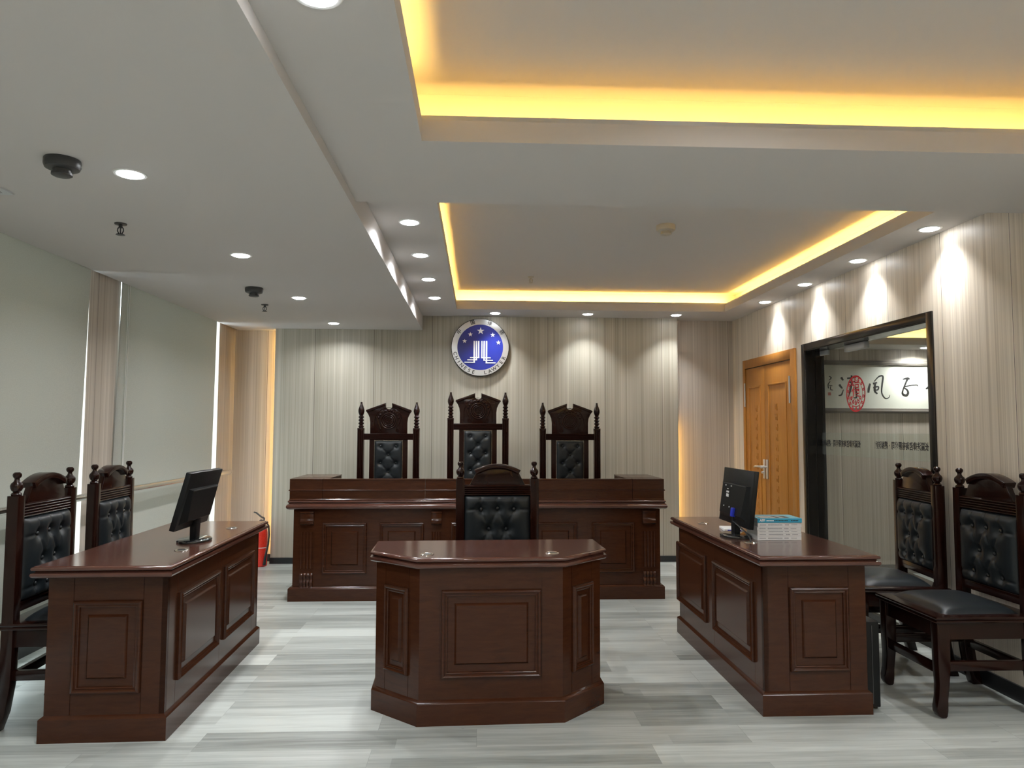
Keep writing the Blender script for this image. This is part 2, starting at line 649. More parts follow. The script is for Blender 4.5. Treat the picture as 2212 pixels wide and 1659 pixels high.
# right wall with the glazed opening
GY0, GY1, GZ = 4.30, 5.97, 2.055
bm = nb()
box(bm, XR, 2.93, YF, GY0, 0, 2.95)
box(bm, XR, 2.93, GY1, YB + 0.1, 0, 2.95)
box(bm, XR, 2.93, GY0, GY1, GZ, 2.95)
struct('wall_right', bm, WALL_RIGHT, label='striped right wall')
bm = nb()
box(bm, XR - 0.012, XR, YF, 4.236, 0, 0.083)
box(bm, XR - 0.012, XR, 7.38, YB, 0, 0.083)
struct('baseboard_right', bm, BLACKBASE, label='black skirting of the right wall')

# left wall: columns and low sill under the windows
bm = nb()
box(bm, -3.0, XL, 4.85, 5.265, 0, 2.74)
box(bm, -3.0, XL, 7.25, YB, 0, 2.74)
box(bm, -3.0, XL, YF, 1.2, 0, 2.74)
struct('wall_left', bm, WALL_REST, label='striped columns of the window wall')
bm = nb()
for a, b in ((1.2, 4.85), (5.265, 7.25)):
    box(bm, -3.0, -2.74, a, b, 0, 0.15)
    box(bm, -3.0, -2.70, a, b, 0.15, 0.175, 0.004)
struct('trim_1', bm, PLASTER, label='white low window sill')
bm = nb()
for a, b in ((1.2, 4.85), (5.265, 7.25)):
    box(bm, -2.752 + 0.012, -2.728, a, b, 0, 0.085)
for a, b in ((4.85, 5.265), (7.25, YB)):
    box(bm, XL, XL + 0.012, a, b, 0, 0.085)
struct('baseboard_left', bm, BLACKBASE, label='black skirting of the window wall')
bm = nb(); box(bm, -3.0, 2.93, YF - 0.1, YF, 0, 2.95)
struct('wall_front', bm, WALL_REST)

# windows behind the blinds
for i, (a, b) in enumerate(((1.2, 4.85), (5.265, 7.25))):
    bm = nb()
    for y in (a, (a + b) / 2 - 0.025, b - 0.05):
        box(bm, -2.90, -2.85, y, y + 0.05, 0.175, 2.74)
    for z in (0.175, 2.69):
        box(bm, -2.90, -2.85, a, b, z, z + 0.05)
    w = struct('window_%d' % (i + 1), bm, ALU, label=('near' if i == 0 else 'far') + ' window hidden behind a roller blind')
    bm = nb(); box(bm, -2.88, -2.874, a + 0.05, b - 0.05, 0.225, 2.69)
    obj('pane', bm, PANE, w, False)

# corridor seen through the glass
CY, CZ = 6.90, 2.178
bm = nb()
box(bm, 2.93, 5.7, CY, CY + 0.1, 0, 2.95)
box(bm, 5.6, 5.7, 2.8, CY, 0, 2.95)
box(bm, 2.93, 5.7, 2.7, 2.8, 0, 2.95)
struct('wall_corridor', bm, WALL_REST, label='striped wall of the room beyond the glass')
bm = nb(); box(bm, 2.93, 5.6, CY - 0.012, CY, 0, 0.085)
struct('baseboard_corridor', bm, FRAMEGREY, label='grey skirting beyond the glass')
bm = nb()
ring(bm, 2.93, 5.6, 2.8, CY, 3.3, 5.2, 3.2, 6.48, CZ, CZ + 0.045)
ring(bm, 2.93, 5.6, 2.8, CY, 3.2, 5.3, 3.1, 6.62, CZ + 0.045, CZ + 0.2)
box(bm, 2.93, 5.6, 2.8, CY, CZ + 0.2, CZ + 0.3)
struct('ceiling_corridor', bm, PLASTER, label='white ceiling beyond the glass')

# ================================================================== LAMPS
def downlight(x, y, z, label, first=[None], w=1.0):
    if first[0] is None:
        t = thing('ceiling_downlight', label, 'downlight', (x, y, z), 0, 'recessed ceiling downlights')
        bm = nb(); lathe(bm, [(0.047, 0.004), (0.052, -0.004), (0.062, -0.004), (0.066, 0.0), (0.066, 0.002)], seg=32, cap=False)
        obj('trim_ring', bm, WHITEPL, t)
        bm = nb(); lathe(bm, [(0.049, -0.002), (0.047, -0.006), (0.036, -0.0095), (0.018, -0.0115), (0.0, -0.012)], seg=32, cap=False)
        obj('lens', bm, LENS, t)
        l = bpy.data.lights.new('downlight_beam', 'AREA')
        l.shape = 'DISK'; l.size = 0.09; l.energy = DOWNLIGHT_W; l.color = COOL
        l.spread = R(150)
        lo = bpy.data.objects.new('downlight_beam', l)
        COL.objects.link(lo); lo.parent = t; lo.location = (0, 0, -0.0135)
        first[0] = t
        return t
    d = dup(first[0], (x, y, z), 0, label)
    if w != 1.0:
        for c in d.children:
            if c.type == 'LIGHT':
                c.data = c.data.copy()
                c.data.energy *= w
                if w < 0.5:
                    c.data.spread = R(95)
    return d


ordn = ['nearest', 'second nearest', 'third from the camera', 'farthest']
for n, y in zip(ordn, (2.965, 4.345, 5.752, 7.132)):
    downlight(-1.434, y, ZL, 'round lit downlight in the lowered left ceiling, %s of its row' % n, w=0.65 if y > 7 else 1.0)
for n, y in zip(ordn, (4.11, 4.897, 5.692, 6.502)):
    downlight(-0.405, y, ZC, 'round lit downlight on the border left of the far tray, %s' % n)
for n, y in zip(ordn, (4.067, 4.875, 5.70, 6.517)):
    downlight(2.652, y, ZC, 'round lit downlight along the right wall, %s of that row' % n, w=0.33)
for n, x in (('left, above the emblem', 0.163), ('middle', 1.119), ('right', 2.04)):
    downlight(x, 7.33, ZC, 'small lit downlight above the feature wall, %s of three' % n, w=0.42)
downlight(-0.412, 1.765, ZN, 'lit downlight cut by the top edge of the photo')
downlight(0.95, 1.95, ZT, 'lit downlight in the near tray, just above the frame', w=0.55)
for x, y, z in ((-1.434, 1.5, ZL), (-1.434, -0.2, ZL), (-1.434, -2, ZL), (2.61, 1.9, ZN), (2.61, 0.2, ZN), (-0.41, 0.2, ZN),
                (-0.41, -1.5, ZN), (0.95, 0.0, ZT), (2.61, -1.5, ZN)):
    downlight(x, y, z, 'lit downlight behind the camera, outside the photo', w=1.8 if x > 2 else 1.1)
downlight(4.29, 6.69, CZ, 'lit downlight beyond the glass, above the calligraphy')
downlight(3.6, 4.3, CZ + 0.2, 'lit downlight beyond the glass, outside the photo')


def led(label, p0, p1, face, tilt, watt, spread):
    """LED strip profile from p0 to p1 throwing light horizontally toward `face` (unit xy), tipped up by tilt"""
    P0, P1 = Vector(p0), Vector(p1)
    L = (P1 - P0).length
    mid = (P0 + P1) / 2
    fx, fy = face
    t = thing('led_strip', label, 'light strip', mid, 0, 'hidden amber light strips')
    hx, hy = (L / 2, 0.006) if abs(fy) > 0.5 else (0.006, L / 2)
    bm = nb(); box(bm, -hx, hx, -hy, hy, -0.01, 0.01)
    obj('profile', bm, ALU, t, False)
    dx, dy = fx * 0.0065, fy * 0.0065
    bm = nb(); box(bm, -hx * (1 if abs(fy) > 0.5 else 0.1) + dx, hx * (1 if abs(fy) > 0.5 else 0.1) + dx,
                   -hy * (0.1 if abs(fy) > 0.5 else 1) + dy, hy * (0.1 if abs(fy) > 0.5 else 1) + dy, -0.006, 0.006)
    obj('lit_diffuser', bm, LED, t, False)
    l = bpy.data.lights.new('strip_light', 'AREA')
    l.shape = 'RECTANGLE'; l.size = L; l.size_y = 0.012; l.energy = watt * L; l.color = AMBER; l.spread = spread
    o = bpy.data.objects.new('strip_light', l)
    COL.objects.link(o); o.parent = t
    d = Vector((fx * math.cos(tilt), fy * math.cos(tilt), math.sin(tilt)))
    xa = (P1 - P0).normalized()
    za = -d
    ya = za.cross(xa)
    m = Matrix((xa, ya, za)).transposed().to_4x4()
    m.translation = Vector((fx * 0.009, fy * 0.009, 0.0))
    o.matrix_local = m


W1 = COVE_W
led('amber light strip behind the back lip of the near tray', (-0.35, 2.70, 2.566), (2.58, 2.70, 2.566), (0, 1), R(20), 0.7 * W1, R(90))
led('amber light strip behind the front lip of the near tray, outside the photo', (-0.35, -2.22, 2.566), (2.58, -2.22, 2.566), (0, -1), R(40), 2.2 * W1, R(160))
led('amber light strip behind the left lip of the near tray', (-0.245, -2.25, 2.566), (-0.245, 2.70, 2.566), (-1, 0), R(55), 1.7 * W1, R(165))
led('amber light strip behind the right lip of the near tray', (2.485, -2.25, 2.566), (2.485, 2.70, 2.566), (1, 0), R(40), W1, R(150))
led('amber light strip behind the back lip of the far tray', (-0.3, 7.118, 2.65), (2.55, 7.118, 2.65), (0, 1), R(25), 1.5 * W1, R(125))
led('amber light strip behind the front lip of the far tray, hidden by the beam', (-0.2, 3.60, 2.65), (2.45, 3.60, 2.65), (0, -1), R(45), 2.2 * W1, R(165))
led('amber light strip behind the left lip of the far tray', (-0.25, 3.65, 2.65), (-0.25, 7.1, 2.65), (-1, 0), R(60), 2.0 * W1, R(170))
led('amber light strip behind the right lip of the far tray', (2.50, 3.65, 2.65), (2.50, 7.1, 2.65), (1, 0), R(28), 1.5 * W1, R(135))
led('amber light strip on the ledge beyond the glass', (3.3, 6.50, CZ + 0.057), (5.2, 6.50, CZ + 0.057), (0, 1), R(25), W1, R(120))
for lb, x, z0, z1 in (('amber light strip behind the left edge of the feature panel', -2.085, 0.1, 2.40), ('amber light strip behind the right edge of the feature panel', 2.085, 0.15, 1.45)):
    bm = nb(); box(bm, x - 0.005, x + 0.005, YP + 0.09, YP + 0.097, z0, z1)
    tag(obj('led_strip', bm, LEDEDGE, None, False), lb, 'light strip', 'hidden amber light strips')

# ------------------------------------------------------------------ ceiling fittings
def detector(x, y, z, mat, label):
    t = thing('smoke_detector', label, 'smoke detector', (x, y, z), 0, 'ceiling smoke detectors')
    bm = nb(); lathe(bm, [(0.063, 0), (0.065, -0.008), (0.065, -0.024), (0.06, -0.036), (0.045, -0.042)], seg=32)
    obj('housing', bm, mat, t)
    bm = nb(); lathe(bm, [(0.034, -0.04), (0.032, -0.052), (0.037, -0.054), (0.037, -0.062), (0.03, -0.066)], seg=28)
    obj('sensor_head', bm, mat, t)


detector(-1.622, 2.818, ZL, GREYPL, 'dark grey smoke detector beside the nearest left downlight')
detector(-1.669, 5.371, ZL, GREYPL, 'dark grey smoke detector farther along the lowered left ceiling')
detector(1.266, 4.78, ZT, CREAMPL, 'cream smoke detector in the middle of the far tray')


def sprinkler(x, y, z, mat, label):
    t = thing('fire_sprinkler', label, 'sprinkler', (x, y, z), 0, 'ceiling sprinklers')
    bm = nb(); lathe(bm, [(0.030, 0), (0.028, -0.006), (0.012, -0.008)], seg=20)
    obj('rosette', bm, mat, t)
    bm = nb()
    lathe(bm, [(0.009, -0.007), (0.009, -0.022), (0.006, -0.024)], seg=12)
    for s in (-1, 1):
        tube(bm, [(s * 0.006, 0, -0.018), (s * 0.014, 0, -0.026), (s * 0.015, 0, -0.038), (s * 0.008, 0, -0.052), (0, 0, -0.056)], 0.003, 8)
    lathe(bm, [(0.003, -0.022), (0.003, -0.054)], seg=8)
    obj('frame_arms', bm, mat, t)
    bm = nb(); lathe(bm, [(0.02, -0.056), (0.022, -0.059), (0.005, -0.061)], seg=20)
    obj('deflector', bm, mat, t)


sprinkler(-1.829, 3.703, ZL, GREYPL, 'small dark sprinkler head in the left ceiling, the nearer one')
sprinkler(-1.803, 6.097, ZL, GREYPL, 'small dark sprinkler head in the left ceiling, the farther one')
sprinkler(0.47, 6.49, ZT, CREAMPL, 'small pale sprinkler head in the far tray')

t = thing('air_vent', 'grey slatted air vent at the left edge of the lowered ceiling', 'vent', (-2.07, 3.246, ZL))
bm = nb()
ring(bm, -0.40, 0, -1.0, 0, -0.37, -0.03, -0.97, -0.03, -0.008, 0)
obj('frame', bm, ALU, t, False)
for k in range(8):
    bm = nb(); x = -0.36 + k * 0.046
    prism(bm, [(x, -0.006), (x + 0.022, -0.001), (x + 0.024, -0.001), (x + 0.002, -0.007)], 'y', -0.97, -0.03)
    obj('slat', bm, GREYPL, t, False)

# ================================================================== BLINDS AND HANDRAIL
def blind(y0t, y1t, y0b, y1b, ztop, zbot, chain, label):
    t = thing('roller_blind', label, 'blind', (-2.572, (y0t + y1t) / 2, ztop), 0, 'grey roller blinds')
    yc = (y0t + y1t) / 2
    bm = nb()
    N = 12
    rows = []
    for i in range(N + 1):
        f = i / N
        z = -f * (ztop - zbot)
        a = y0t + (y0b - y0t) * f - yc
        b = y1t + (y1b - y1t) * f - yc
        rows.append([bm.verts.new((0.002 * math.sin(k * 1.3 + 2 * f), a + (b - a) * k / 10, z)) for k in range(11)])
    for A, B in zip(rows, rows[1:]):
        for k in range(10):
            bm.faces.new((A[k], A[k + 1], B[k + 1], B[k]))
    bm.normal_update()
    g = list(bm.faces) + list(bm.edges) + list(bm.verts)
    bmesh.ops.solidify(bm, geom=g, thickness=0.0012)
    bmesh.ops.recalc_face_normals(bm, faces=list(bm.faces))
    obj('cloth', bm, BLIND, t)
    bm = nb(); tube(bm, [(-0.045, y0t - yc, 0.02), (-0.045, y1t - yc, 0.02)], 0.022, 14)
    obj('roller', bm, ALU, t)
    bm = nb(); box(bm, -0.006, 0.006, y0b - yc, y1b - yc, -(ztop - zbot) - 0.02, -(ztop - zbot), 0.003)
    obj('bottom_bar', bm, ALU, t)
    if chain is not None:
        bm = nb(); tube(bm, [(0.012, chain - yc, 0.0), (0.012, chain - yc + 0.004, -1.7)], 0.0028, 6)
        tube(bm, [(0.012, chain - yc + 0.03, 0.0), (0.012, chain - yc + 0.012, -1.7)], 0.0028, 6)
        obj('pull_chain', bm, WHITEPL, t)


blind(1.25, 4.845, 1.2, 4.75, 2.60, 0.21, None, 'large grey roller blind at the left edge, nearer of two')
blind(5.262, 7.145, 5.19, 7.08, 2.60, 0.21, 5.33, 'grey roller blind between the two striped columns, farther of two')

t = thing('handrail', 'polished steel handrail running along the window wall', 'handrail', (-2.46, 4.2, 0.948))
bm = nb(); tube(bm, [(0, -3.2, 0), (0, 3.1, 0)], 0.0215, 20)
obj('rail', bm, CHROME, t)
for y in (0.78, 3.08, -3.1):
    bm = nb()
    tube(bm, [(0, y, -0.015), (-0.03, y, -0.045), (-0.075, y, -0.05), (-0.118, y, -0.05)] if y != 3.08 else
         [(0, y, 0), (-0.05, y + 0.01, 0), (-0.118, y + 0.06, 0)], 0.012 if y != 3.08 else 0.021, 12)
    lathe(bm, [(0.04, -0.12), (0.04, -0.112), (0.03, -0.108)], (0, y if y != 3.08 else y + 0.06, -0.05 if y != 3.08 else 0), 20, 'x')
    obj('wall_bracket', bm, CHROME, t)

# ================================================================== DOOR AND GLASS PARTITION
# wooden double door on the right wall: frame Y 6.144..7.376
dr = thing('door_1', None, None, (XR, 6.76, 0))
dr['kind'] = 'structure'
dr['label'] = 'honey coloured wooden double door in the right wall'
del_y0, del_y1 = 6.144 - 6.76, 7.376 - 6.76
bm = nb()
box(bm, -0.022, 0, del_y0, del_y0 + 0.085, 0, 2.098, 0.003)
box(bm, -0.022, 0, del_y1 - 0.06, del_y1, 0, 2.098, 0.003)
box(bm, -0.022, 0, del_y0 + 0.085, del_y1 - 0.06, 2.01, 2.098, 0.003)
obj('door_frame', bm, DOORWOOD, dr)
bm = nb(); box(bm, -0.002, 0.0, del_y0 + 0.085, del_y1 - 0.06, 0, 2.01)
obj('gap', bm, BLACKBASE, dr)
for (a, b, hs) in ((6.24 - 6.76, 6.828 - 6.76, -1), (6.834 - 6.76, 7.31 - 6.76, 1)):
    bm = nb()
    box(bm, -0.014, -0.002, a, b, 0.01, 2.002, 0.002)
    yc, hw = (a + b) / 2, (b - a) / 2
    mt = Matrix.Translation((-0.014, yc, 0)) @ Matrix.Rotation(-PI / 2, 4, 'Z')

    def mould(bm, x0, x1, z0, z1):
        for q in ((x0, x1, z1 - 0.018, z1), (x0, x1, z0, z0 + 0.018), (x0, x0 + 0.018, z0, z1), (x1 - 0.018, x1, z0, z1)):
            box(bm, -0.021, -0.013, q[0], q[1], q[2], q[3], 0.004)
    mould(bm, yc - hw + 0.09, yc + hw - 0.09, 0.15, 1.82)
    leaf = obj('door_leaf', bm, DOORWOOD, dr)
    bm = nb()   # carved key fret running down the middle of the leaf
    z = 1.62
    while z > 0.35:
        y0 = yc - 0.03 * hs
        for q in ((0, 0.06, 0, 0.007), (0, 0.007, -0.055, 0), (0, 0.04, -0.055, -0.048), (0.033, 0.04, -0.048, -0.022)):
            box(bm, -0.0175, -0.0135, y0 + q[0] - 0.03, y0 + q[1] - 0.03, z + q[2], z + q[3])
        z -= 0.095
    obj('carved_fret', bm, DOORWOOD, leaf, False)
    hy = (a if hs < 0 else b)
    bm = nb(); lathe(bm, [(0.008, 1.62), (0.008, 1.86)], (-0.026, hy, 0), 12)
    obj('hinge', bm, SILVER, leaf)
    ky = (b - 0.045 if hs < 0 else a + 0.02)
    bm = nb()
    box(bm, -0.026, -0.012, ky - 0.018, ky + 0.018, 0.915, 1.10, 0.006)
    hd = obj('handle_plate', bm, SILVER, leaf)
    bm = nb()
    sgn = 1 if hs > 0 else -1
    if hs > 0:
        tube(bm, [(-0.02, ky, 1.03), (-0.055, ky, 1.03), (-0.062, ky + 0.02, 1.03), (-0.062, ky + 0.12, 1.028), (-0.062, ky + 0.14, 1.02)], [0.011, 0.011, 0.010, 0.009, 0.008], 12)
        lathe(bm, [(0.012, -0.02), (0.012, -0.045), (0.006, -0.048)], (0, ky, 0.975), 12, 'x')
    else:
        tube(bm, [(-0.02, ky, 1.03), (-0.05, ky, 1.03), (-0.058, ky + 0.012, 1.026), (-0.058, ky + 0.05, 1.018)], [0.011, 0.011, 0.010, 0.008], 12)
    obj('lever', bm, SILVER, hd)

# glazed partition
gw = thing('window_3', None, None, (XR, 5.135, 0))
gw['kind'] = 'structure'
gw['label'] = 'glass partition in a black metal frame'
g0, g1 = GY0 - 5.135, GY1 - 5.135
bm = nb()
box(bm, -0.012, 0.0, g0 - 0.058, g0, 0, 2.112, 0.002)
box(bm, -0.012, 0.0, g1, g1 + 0.056, 0, 2.112, 0.002)
box(bm, -0.012, 0.0, g0, g1, GZ, 2.112, 0.002)
obj('frame', bm, BLACKMETAL, gw)
bm = nb()
box(bm, 0.0, 0.155, g0, g0 + 0.006, 0, GZ)
box(bm, 0.0, 0.075, g1 - 0.006, g1, 0, GZ)
box(bm, 0.078, 0.155, g1 - 0.012, g1, 0, GZ)
box(bm, 0.0, 0.155, g0, g1, GZ - 0.006, GZ)
box(bm, 0.11, 0.15, g0, g1, 0, 0.05)
obj('jamb', bm, BLACKMETAL, gw)
GX = 0.13
bm = nb(); box(bm, GX - 0.005, GX + 0.005, g0 + 0.006, g1 - 0.012, 0.05, GZ - 0.006)
gl = obj('pane', bm, FROST, gw, False)
bm = nb()
box(bm, GX - 0.012, GX + 0.012, g1 - 0.14, g1 - 0.012, GZ - 0.045, GZ - 0.006, 0.003)
box(bm, GX - 0.03, GX + 0.012, g1 - 0.75, g1 - 0.45, GZ - 0.06, GZ - 0.01, 0.004)
obj('door_closer', bm, ALU, gw)
bm = nb(); box(bm, GX - 0.0065, GX - 0.0055, g0 + 0.006, g1 - 0.012, 1.18, 1.36)
obj('frosted_band', bm, FROSTBAND, gl, False)
s = '长嵩法律咨询有限公司·模拟法庭'
bm = nb()
for c0 in (5.345 - 5.135, 4.515 - 5.135):
    for i, ch in enumerate(s):
        mt = Matrix(((0, 0, 1, GX - 0.008), (1, 0, 0, c0 + (i + 0.5) * 0.0425), (0, 1, 0, 1.272), (0, 0, 0, 1)))
        text(bm, ch, 0.058, mt, 0.0004, 0.74, 'CENTER', 0.0012)
obj('lettering', bm, INK, gl, False)

# red paper-cut sticker on the glass
t = thing('paper_cut_sticker', 'round red paper-cut sticker with a fortune character on the glass', 'sticker', (XR + GX - 0.0075, 5.40, 1.662))
bm = nb()


def flat_ring(bm, r0, r1, seg=48, cy=0, cz=0, h=0.0008):
    for (a, b) in ((r0, r1),):
        vv = []
        for i in range(seg):
            q = 2 * PI * i / seg
            vv.append([bm.verts.new((x, cy + r * math.cos(q), cz + r * math.sin(q))) for x in (-h, 0) for r in (a, b)])
        fs = []
        for i in range(seg):
            A, B = vv[i], vv[(i + 1) % seg]
            fs += [bm.faces.new((A[0], A[1], B[1], B[0])), bm.faces.new((A[2], B[2], B[3], A[3])),
                   bm.faces.new((A[1], A[3], B[3], B[1])), bm.faces.new((A[0], B[0], B[2], A[2]))]
        bmesh.ops.recalc_face_normals(bm, faces=fs)


flat_ring(bm, 0.128, 0.141)
flat_ring(bm, 0.098, 0.103)
for i in range(14):
    a = 2 * PI * i / 14 + 0.2
    flat_ring(bm, 0.005, 0.0125, 10, 0.1155 * math.cos(a), 0.1155 * math.sin(a))
for i in range(5):
    a = PI * (1.15 + 0.175 * i)
    flat_ring(bm, 0.006, 0.016, 12, 0.072 * math.cos(a), 0.072 * math.sin(a))
    flat_ring(bm, 0.001, 0.006, 8, 0.045 * math.cos(a), 0.05 * math.sin(a))
obj('cut_border', bm, REDPAPER, t, False)
bm = nb()
mt = Matrix(((0, 0, -1, -0.0006), (-1, 0, 0, 0), (0, 1, 0, 0.028), (0, 0, 0, 1)))
text(bm, '福', 0.125, mt, 0.0004)
obj('character', bm, REDPAPER, t, False)

# calligraphy scroll beyond the glass
t = thing('calligraphy_scroll', 'long framed calligraphy scroll seen through the glass', 'calligraphy', (4.25, CY, 1.81))
bm = nb(); box(bm, -1.05, 1.05, -0.008, 0, -0.215, 0.212)
obj('paper', bm, SCROLLPAPER, t, False)
bm = nb()
for z0, z1 in ((-0.262, -0.213), (0.21, 0.255)):
    box(bm, -1.1, 1.1, -0.03, 0, z0, z1, 0.004)
    box(bm, -1.1, 1.1, -0.036, -0.01, z0 + 0.012, z0 + 0.03, 0.004)
for x in (-1.1, 1.05):
    box(bm, x, x + 0.05, -0.03, 0, -0.262, 0.255, 0.004)
obj('frame', bm, FRAMEGREY, t)


def brush(bm, pts, w):
    """a brush stroke: flat ribbon of varying width on the paper"""
    P = [Vector((p[0], 0, p[1])) for p in pts]
    # smooth
    fine, wf = [], []
    n = len(P)
    for i in range(n - 1):
        p0, p1, p2, p3 = P[max(i - 1, 0)], P[i], P[i + 1], P[min(i + 2, n - 1)]
        for k in range(6):
            f = k / 6
            fine.append(0.5 * ((2 * p1) + (p2 - p0) * f + (2 * p0 - 5 * p1 + 4 * p2 - p3) * f * f + (3 * p1 - p0 - 3 * p2 + p3) * f ** 3))
            wf.append(w[i] + (w[i + 1] - w[i]) * f)
    fine.append(P[-1]); wf.append(w[-1])
    L = []
    for i, p in enumerate(fine):
        d = (fine[min(i + 1, len(fine) - 1)] - fine[max(i - 1, 0)]).normalized()
        nrm = Vector((-d.z, 0, d.x)) * wf[i]
        L.append([bm.verts.new(p + nrm + Vector((0, y, 0))) for y in (-0.0095, -0.008)] + [bm.verts.new(p - nrm + Vector((0, y, 0))) for y in (-0.0095, -0.008)])
    fs = []
    for A, B in zip(L, L[1:]):
        fs += [bm.faces.new((A[0], A[2], B[2], B[0])), bm.faces.new((A[0], B[0], B[1], A[1])), bm.faces.new((A[2], A[3], B[3], B[2]))]
    fs += [bm.faces.new((L[0][0], L[0][1], L[0][3], L[0][2])), bm.faces.new((L[-1][0], L[-1][2], L[-1][3], L[-1][1]))]
    bmesh.ops.recalc_face_normals(bm, faces=fs)


def glyph(cx, strokes, s=1.0):
    bm = nb()
    for pts, w in strokes:
        brush(bm, [(cx + p[0] * s, p[1] * s) for p in pts], [q * s for q in w])
    obj('brush_character', bm, INK, t, False)


# wind
glyph(-0.31, [([(-0.10, 0.03), (-0.115, -0.02), (-0.12, -0.06)], [0.008, 0.012, 0.009]),
              ([(-0.06, 0.05), (-0.01, 0.10), (0.03, 0.10), (0.02, 0.02), (0.015, -0.06), (0.05, -0.115), (0.085, -0.105), (0.095, -0.08)], [0.004, 0.007, 0.009, 0.008, 0.006, 0.005, 0.004, 0.002]),
              ([(-0.07, 0.03), (-0.03, 0.04)], [0.009, 0.007]), ([(-0.05, 0.03), (-0.055, -0.04), (-0.03, -0.07)], [0.009, 0.011, 0.006]),
              ([(-0.07, -0.01), (-0.02, 0.0), (-0.025, -0.03), (-0.065, -0.035)], [0.007, 0.007, 0.007, 0.005])])
# upright
glyph(-0.03, [([(-0.05, 0.075), (0.0, 0.085), (0.02, 0.075)], [0.004, 0.011, 0.005]),
              ([(0.0, 0.08), (-0.02, 0.04), (-0.05, -0.03), (-0.055, -0.07), (-0.02, -0.085), (0.0, -0.06), (-0.01, -0.03), (-0.04, -0.01)], [0.012, 0.008, 0.007, 0.010, 0.012, 0.011, 0.009, 0.006]),
              ([(-0.035, 0.0), (0.03, 0.015), (0.09, 0.02), (0.10, 0.005)], [0.006, 0.005, 0.005, 0.003])])
# clear (mostly behind the sticker)
glyph(-0.63, [([(-0.07, 0.09), (-0.05, 0.06)], [0.012, 0.007]), ([(-0.09, 0.02), (-0.06, -0.02)], [0.01, 0.006]), ([(-0.1, -0.09), (-0.07, -0.08), (-0.05, -0.03)], [0.005, 0.008, 0.003]),
              ([(-0.01, 0.08), (0.08, 0.09)], [0.008, 0.006]), ([(0.0, 0.04), (0.07, 0.05)], [0.007, 0.006]), ([(0.035, 0.11), (0.03, 0.0), (0.0, -0.1)], [0.008, 0.009, 0.004]),
              ([(0.07, 0.0), (0.08, -0.1), (0.05, -0.11)], [0.008, 0.009, 0.004])])
# nurture (cut by the frame)
glyph(0.24, [([(-0.06, 0.05), (-0.03, 0.07)], [0.004, 0.01]), ([(-0.09, -0.02), (-0.05, 0.0), (-0.03, -0.02)], [0.006, 0.014, 0.008]),
             ([(-0.03, 0.08), (0.0, 0.05)], [0.012, 0.007]), ([(-0.04, 0.02), (0.06, 0.04)], [0.012, 0.008]), ([(0.01, 0.07), (0.0, -0.03), (-0.06, -0.08)], [0.009, 0.009, 0.004]),
             ([(0.0, -0.02), (0.05, -0.09)], [0.012, 0.006])])
# signature and seal
glyph(-0.82, [([(0.0, 0.1), (0.02, 0.085), (0.0, 0.06)], [0.003, 0.005, 0.003]), ([(0.01, 0.05), (-0.012, 0.02), (-0.01, -0.02)], [0.003, 0.004, 0.004]),
              ([(0.0, 0.01), (0.03, 0.005)], [0.004, 0.003]), ([(0.012, 0.0), (0.012, -0.03), (0.035, -0.035)], [0.004, 0.004, 0.003])])
bm = nb(); box(bm, -0.836, -0.806, -0.0092, -0.008, -0.088, -0.058)
obj('seal', bm, simple('faded_seal_red', (0.55, 0.2, 0.16), 0.6), t, False)

# ================================================================== EMBLEM
t = thing('wall_emblem', 'round silver and blue lawyers emblem high on the striped feature wall', 'emblem', (0.012, YP - 0.045, 2.237))
RE = 0.304
bm = nb(); lathe(bm, [(RE * 0.98, 0.035), (RE, 0.03), (RE, 0.004), (RE - 0.004, 0.006)], seg=72, axis='y')
obj('rim_edge', bm, BLACKMETAL, t)
bm = nb()
lathe(bm, [(RE - 0.004, 0.002), (RE - 0.006, -0.002), (0.241, -0.002), (0.238, 0.003)], seg=72, axis='y', cap=False)
obj('silver_ring', bm, SILVER, t)
bm = nb(); lathe(bm, [(0.2395, 0.004), (0.2395, 0.0)], seg=72, axis='y')
obj('blue_disc', bm, BLUE, t, ang=20)
bm = nb(); lathe(bm, [(0.05, 0.045), (0.05, 0.03)], seg=24, axis='y')
obj('standoff', bm, BLACKMETAL, t)
PXE = 0.302 / 605.0


def ez(x, y):
    return ((x - 848) * PXE, -(y - 893) * PXE)


for (x, y, r) in ((855, 548, 80), (640, 622, 52), (1110, 630, 54), (520, 765, 48), (1230, 790, 50)):
    cx, cz = ez(x, y)
    pts = []
    for k in range(10):
        a = PI / 2 + k * PI / 5
        q = r * PXE * (1 if k % 2 == 0 else 0.4)
        pts.append((cx + q * math.cos(a), cz + q * math.sin(a)))
    bm = nb(); prism(bm, pts, 'y', -0.004, 0.0005)
    obj('star', bm, WHITE, t, False)
for side in (-1, 1):
    bm = nb()
    cols = [(708, 738, 1220, 520, 1200), (755, 783, 1168, 580, 1150), (800, 830, 1120, 635, 1102)] if side < 0 else \
        [(965, 995, 1228, 1172, 1208), (918, 945, 1175, 1116, 1157), (870, 897, 1122, 1070, 1104)]
    for x0, x1, yb, xe, yt in cols:
        a, b = ez(x0, yb), ez(x1, 758)
        box(bm, a[0], b[0], -0.004, 0.0005, a[1], b[1])
        fx0, fx1 = (xe, x1 + 2) if side < 0 else (x0 - 2, xe)
        a, b = ez(fx0, yb), ez(fx1, yt)
        box(bm, a[0], b[0], -0.0044, 0.0005, a[1], b[1])
    obj('pillar_motif', bm, WHITE, t, False)
bm = nb()


def ring_text(ch, ang, size, inward, rad=0.2715, sx=1.0):
    a = R(ang)
    rot = a + PI / 2 if inward else a - PI / 2
    c, s_ = math.cos(rot), math.sin(rot)
    mt = Matrix(((c, -s_, 0, rad * math.cos(a)), (0, 0, -1, -0.0025), (s_, c, 0, rad * math.sin(a)), (0, 0, 0, 1)))
    text(bm, ch, size, mt, 0.0008, sx)


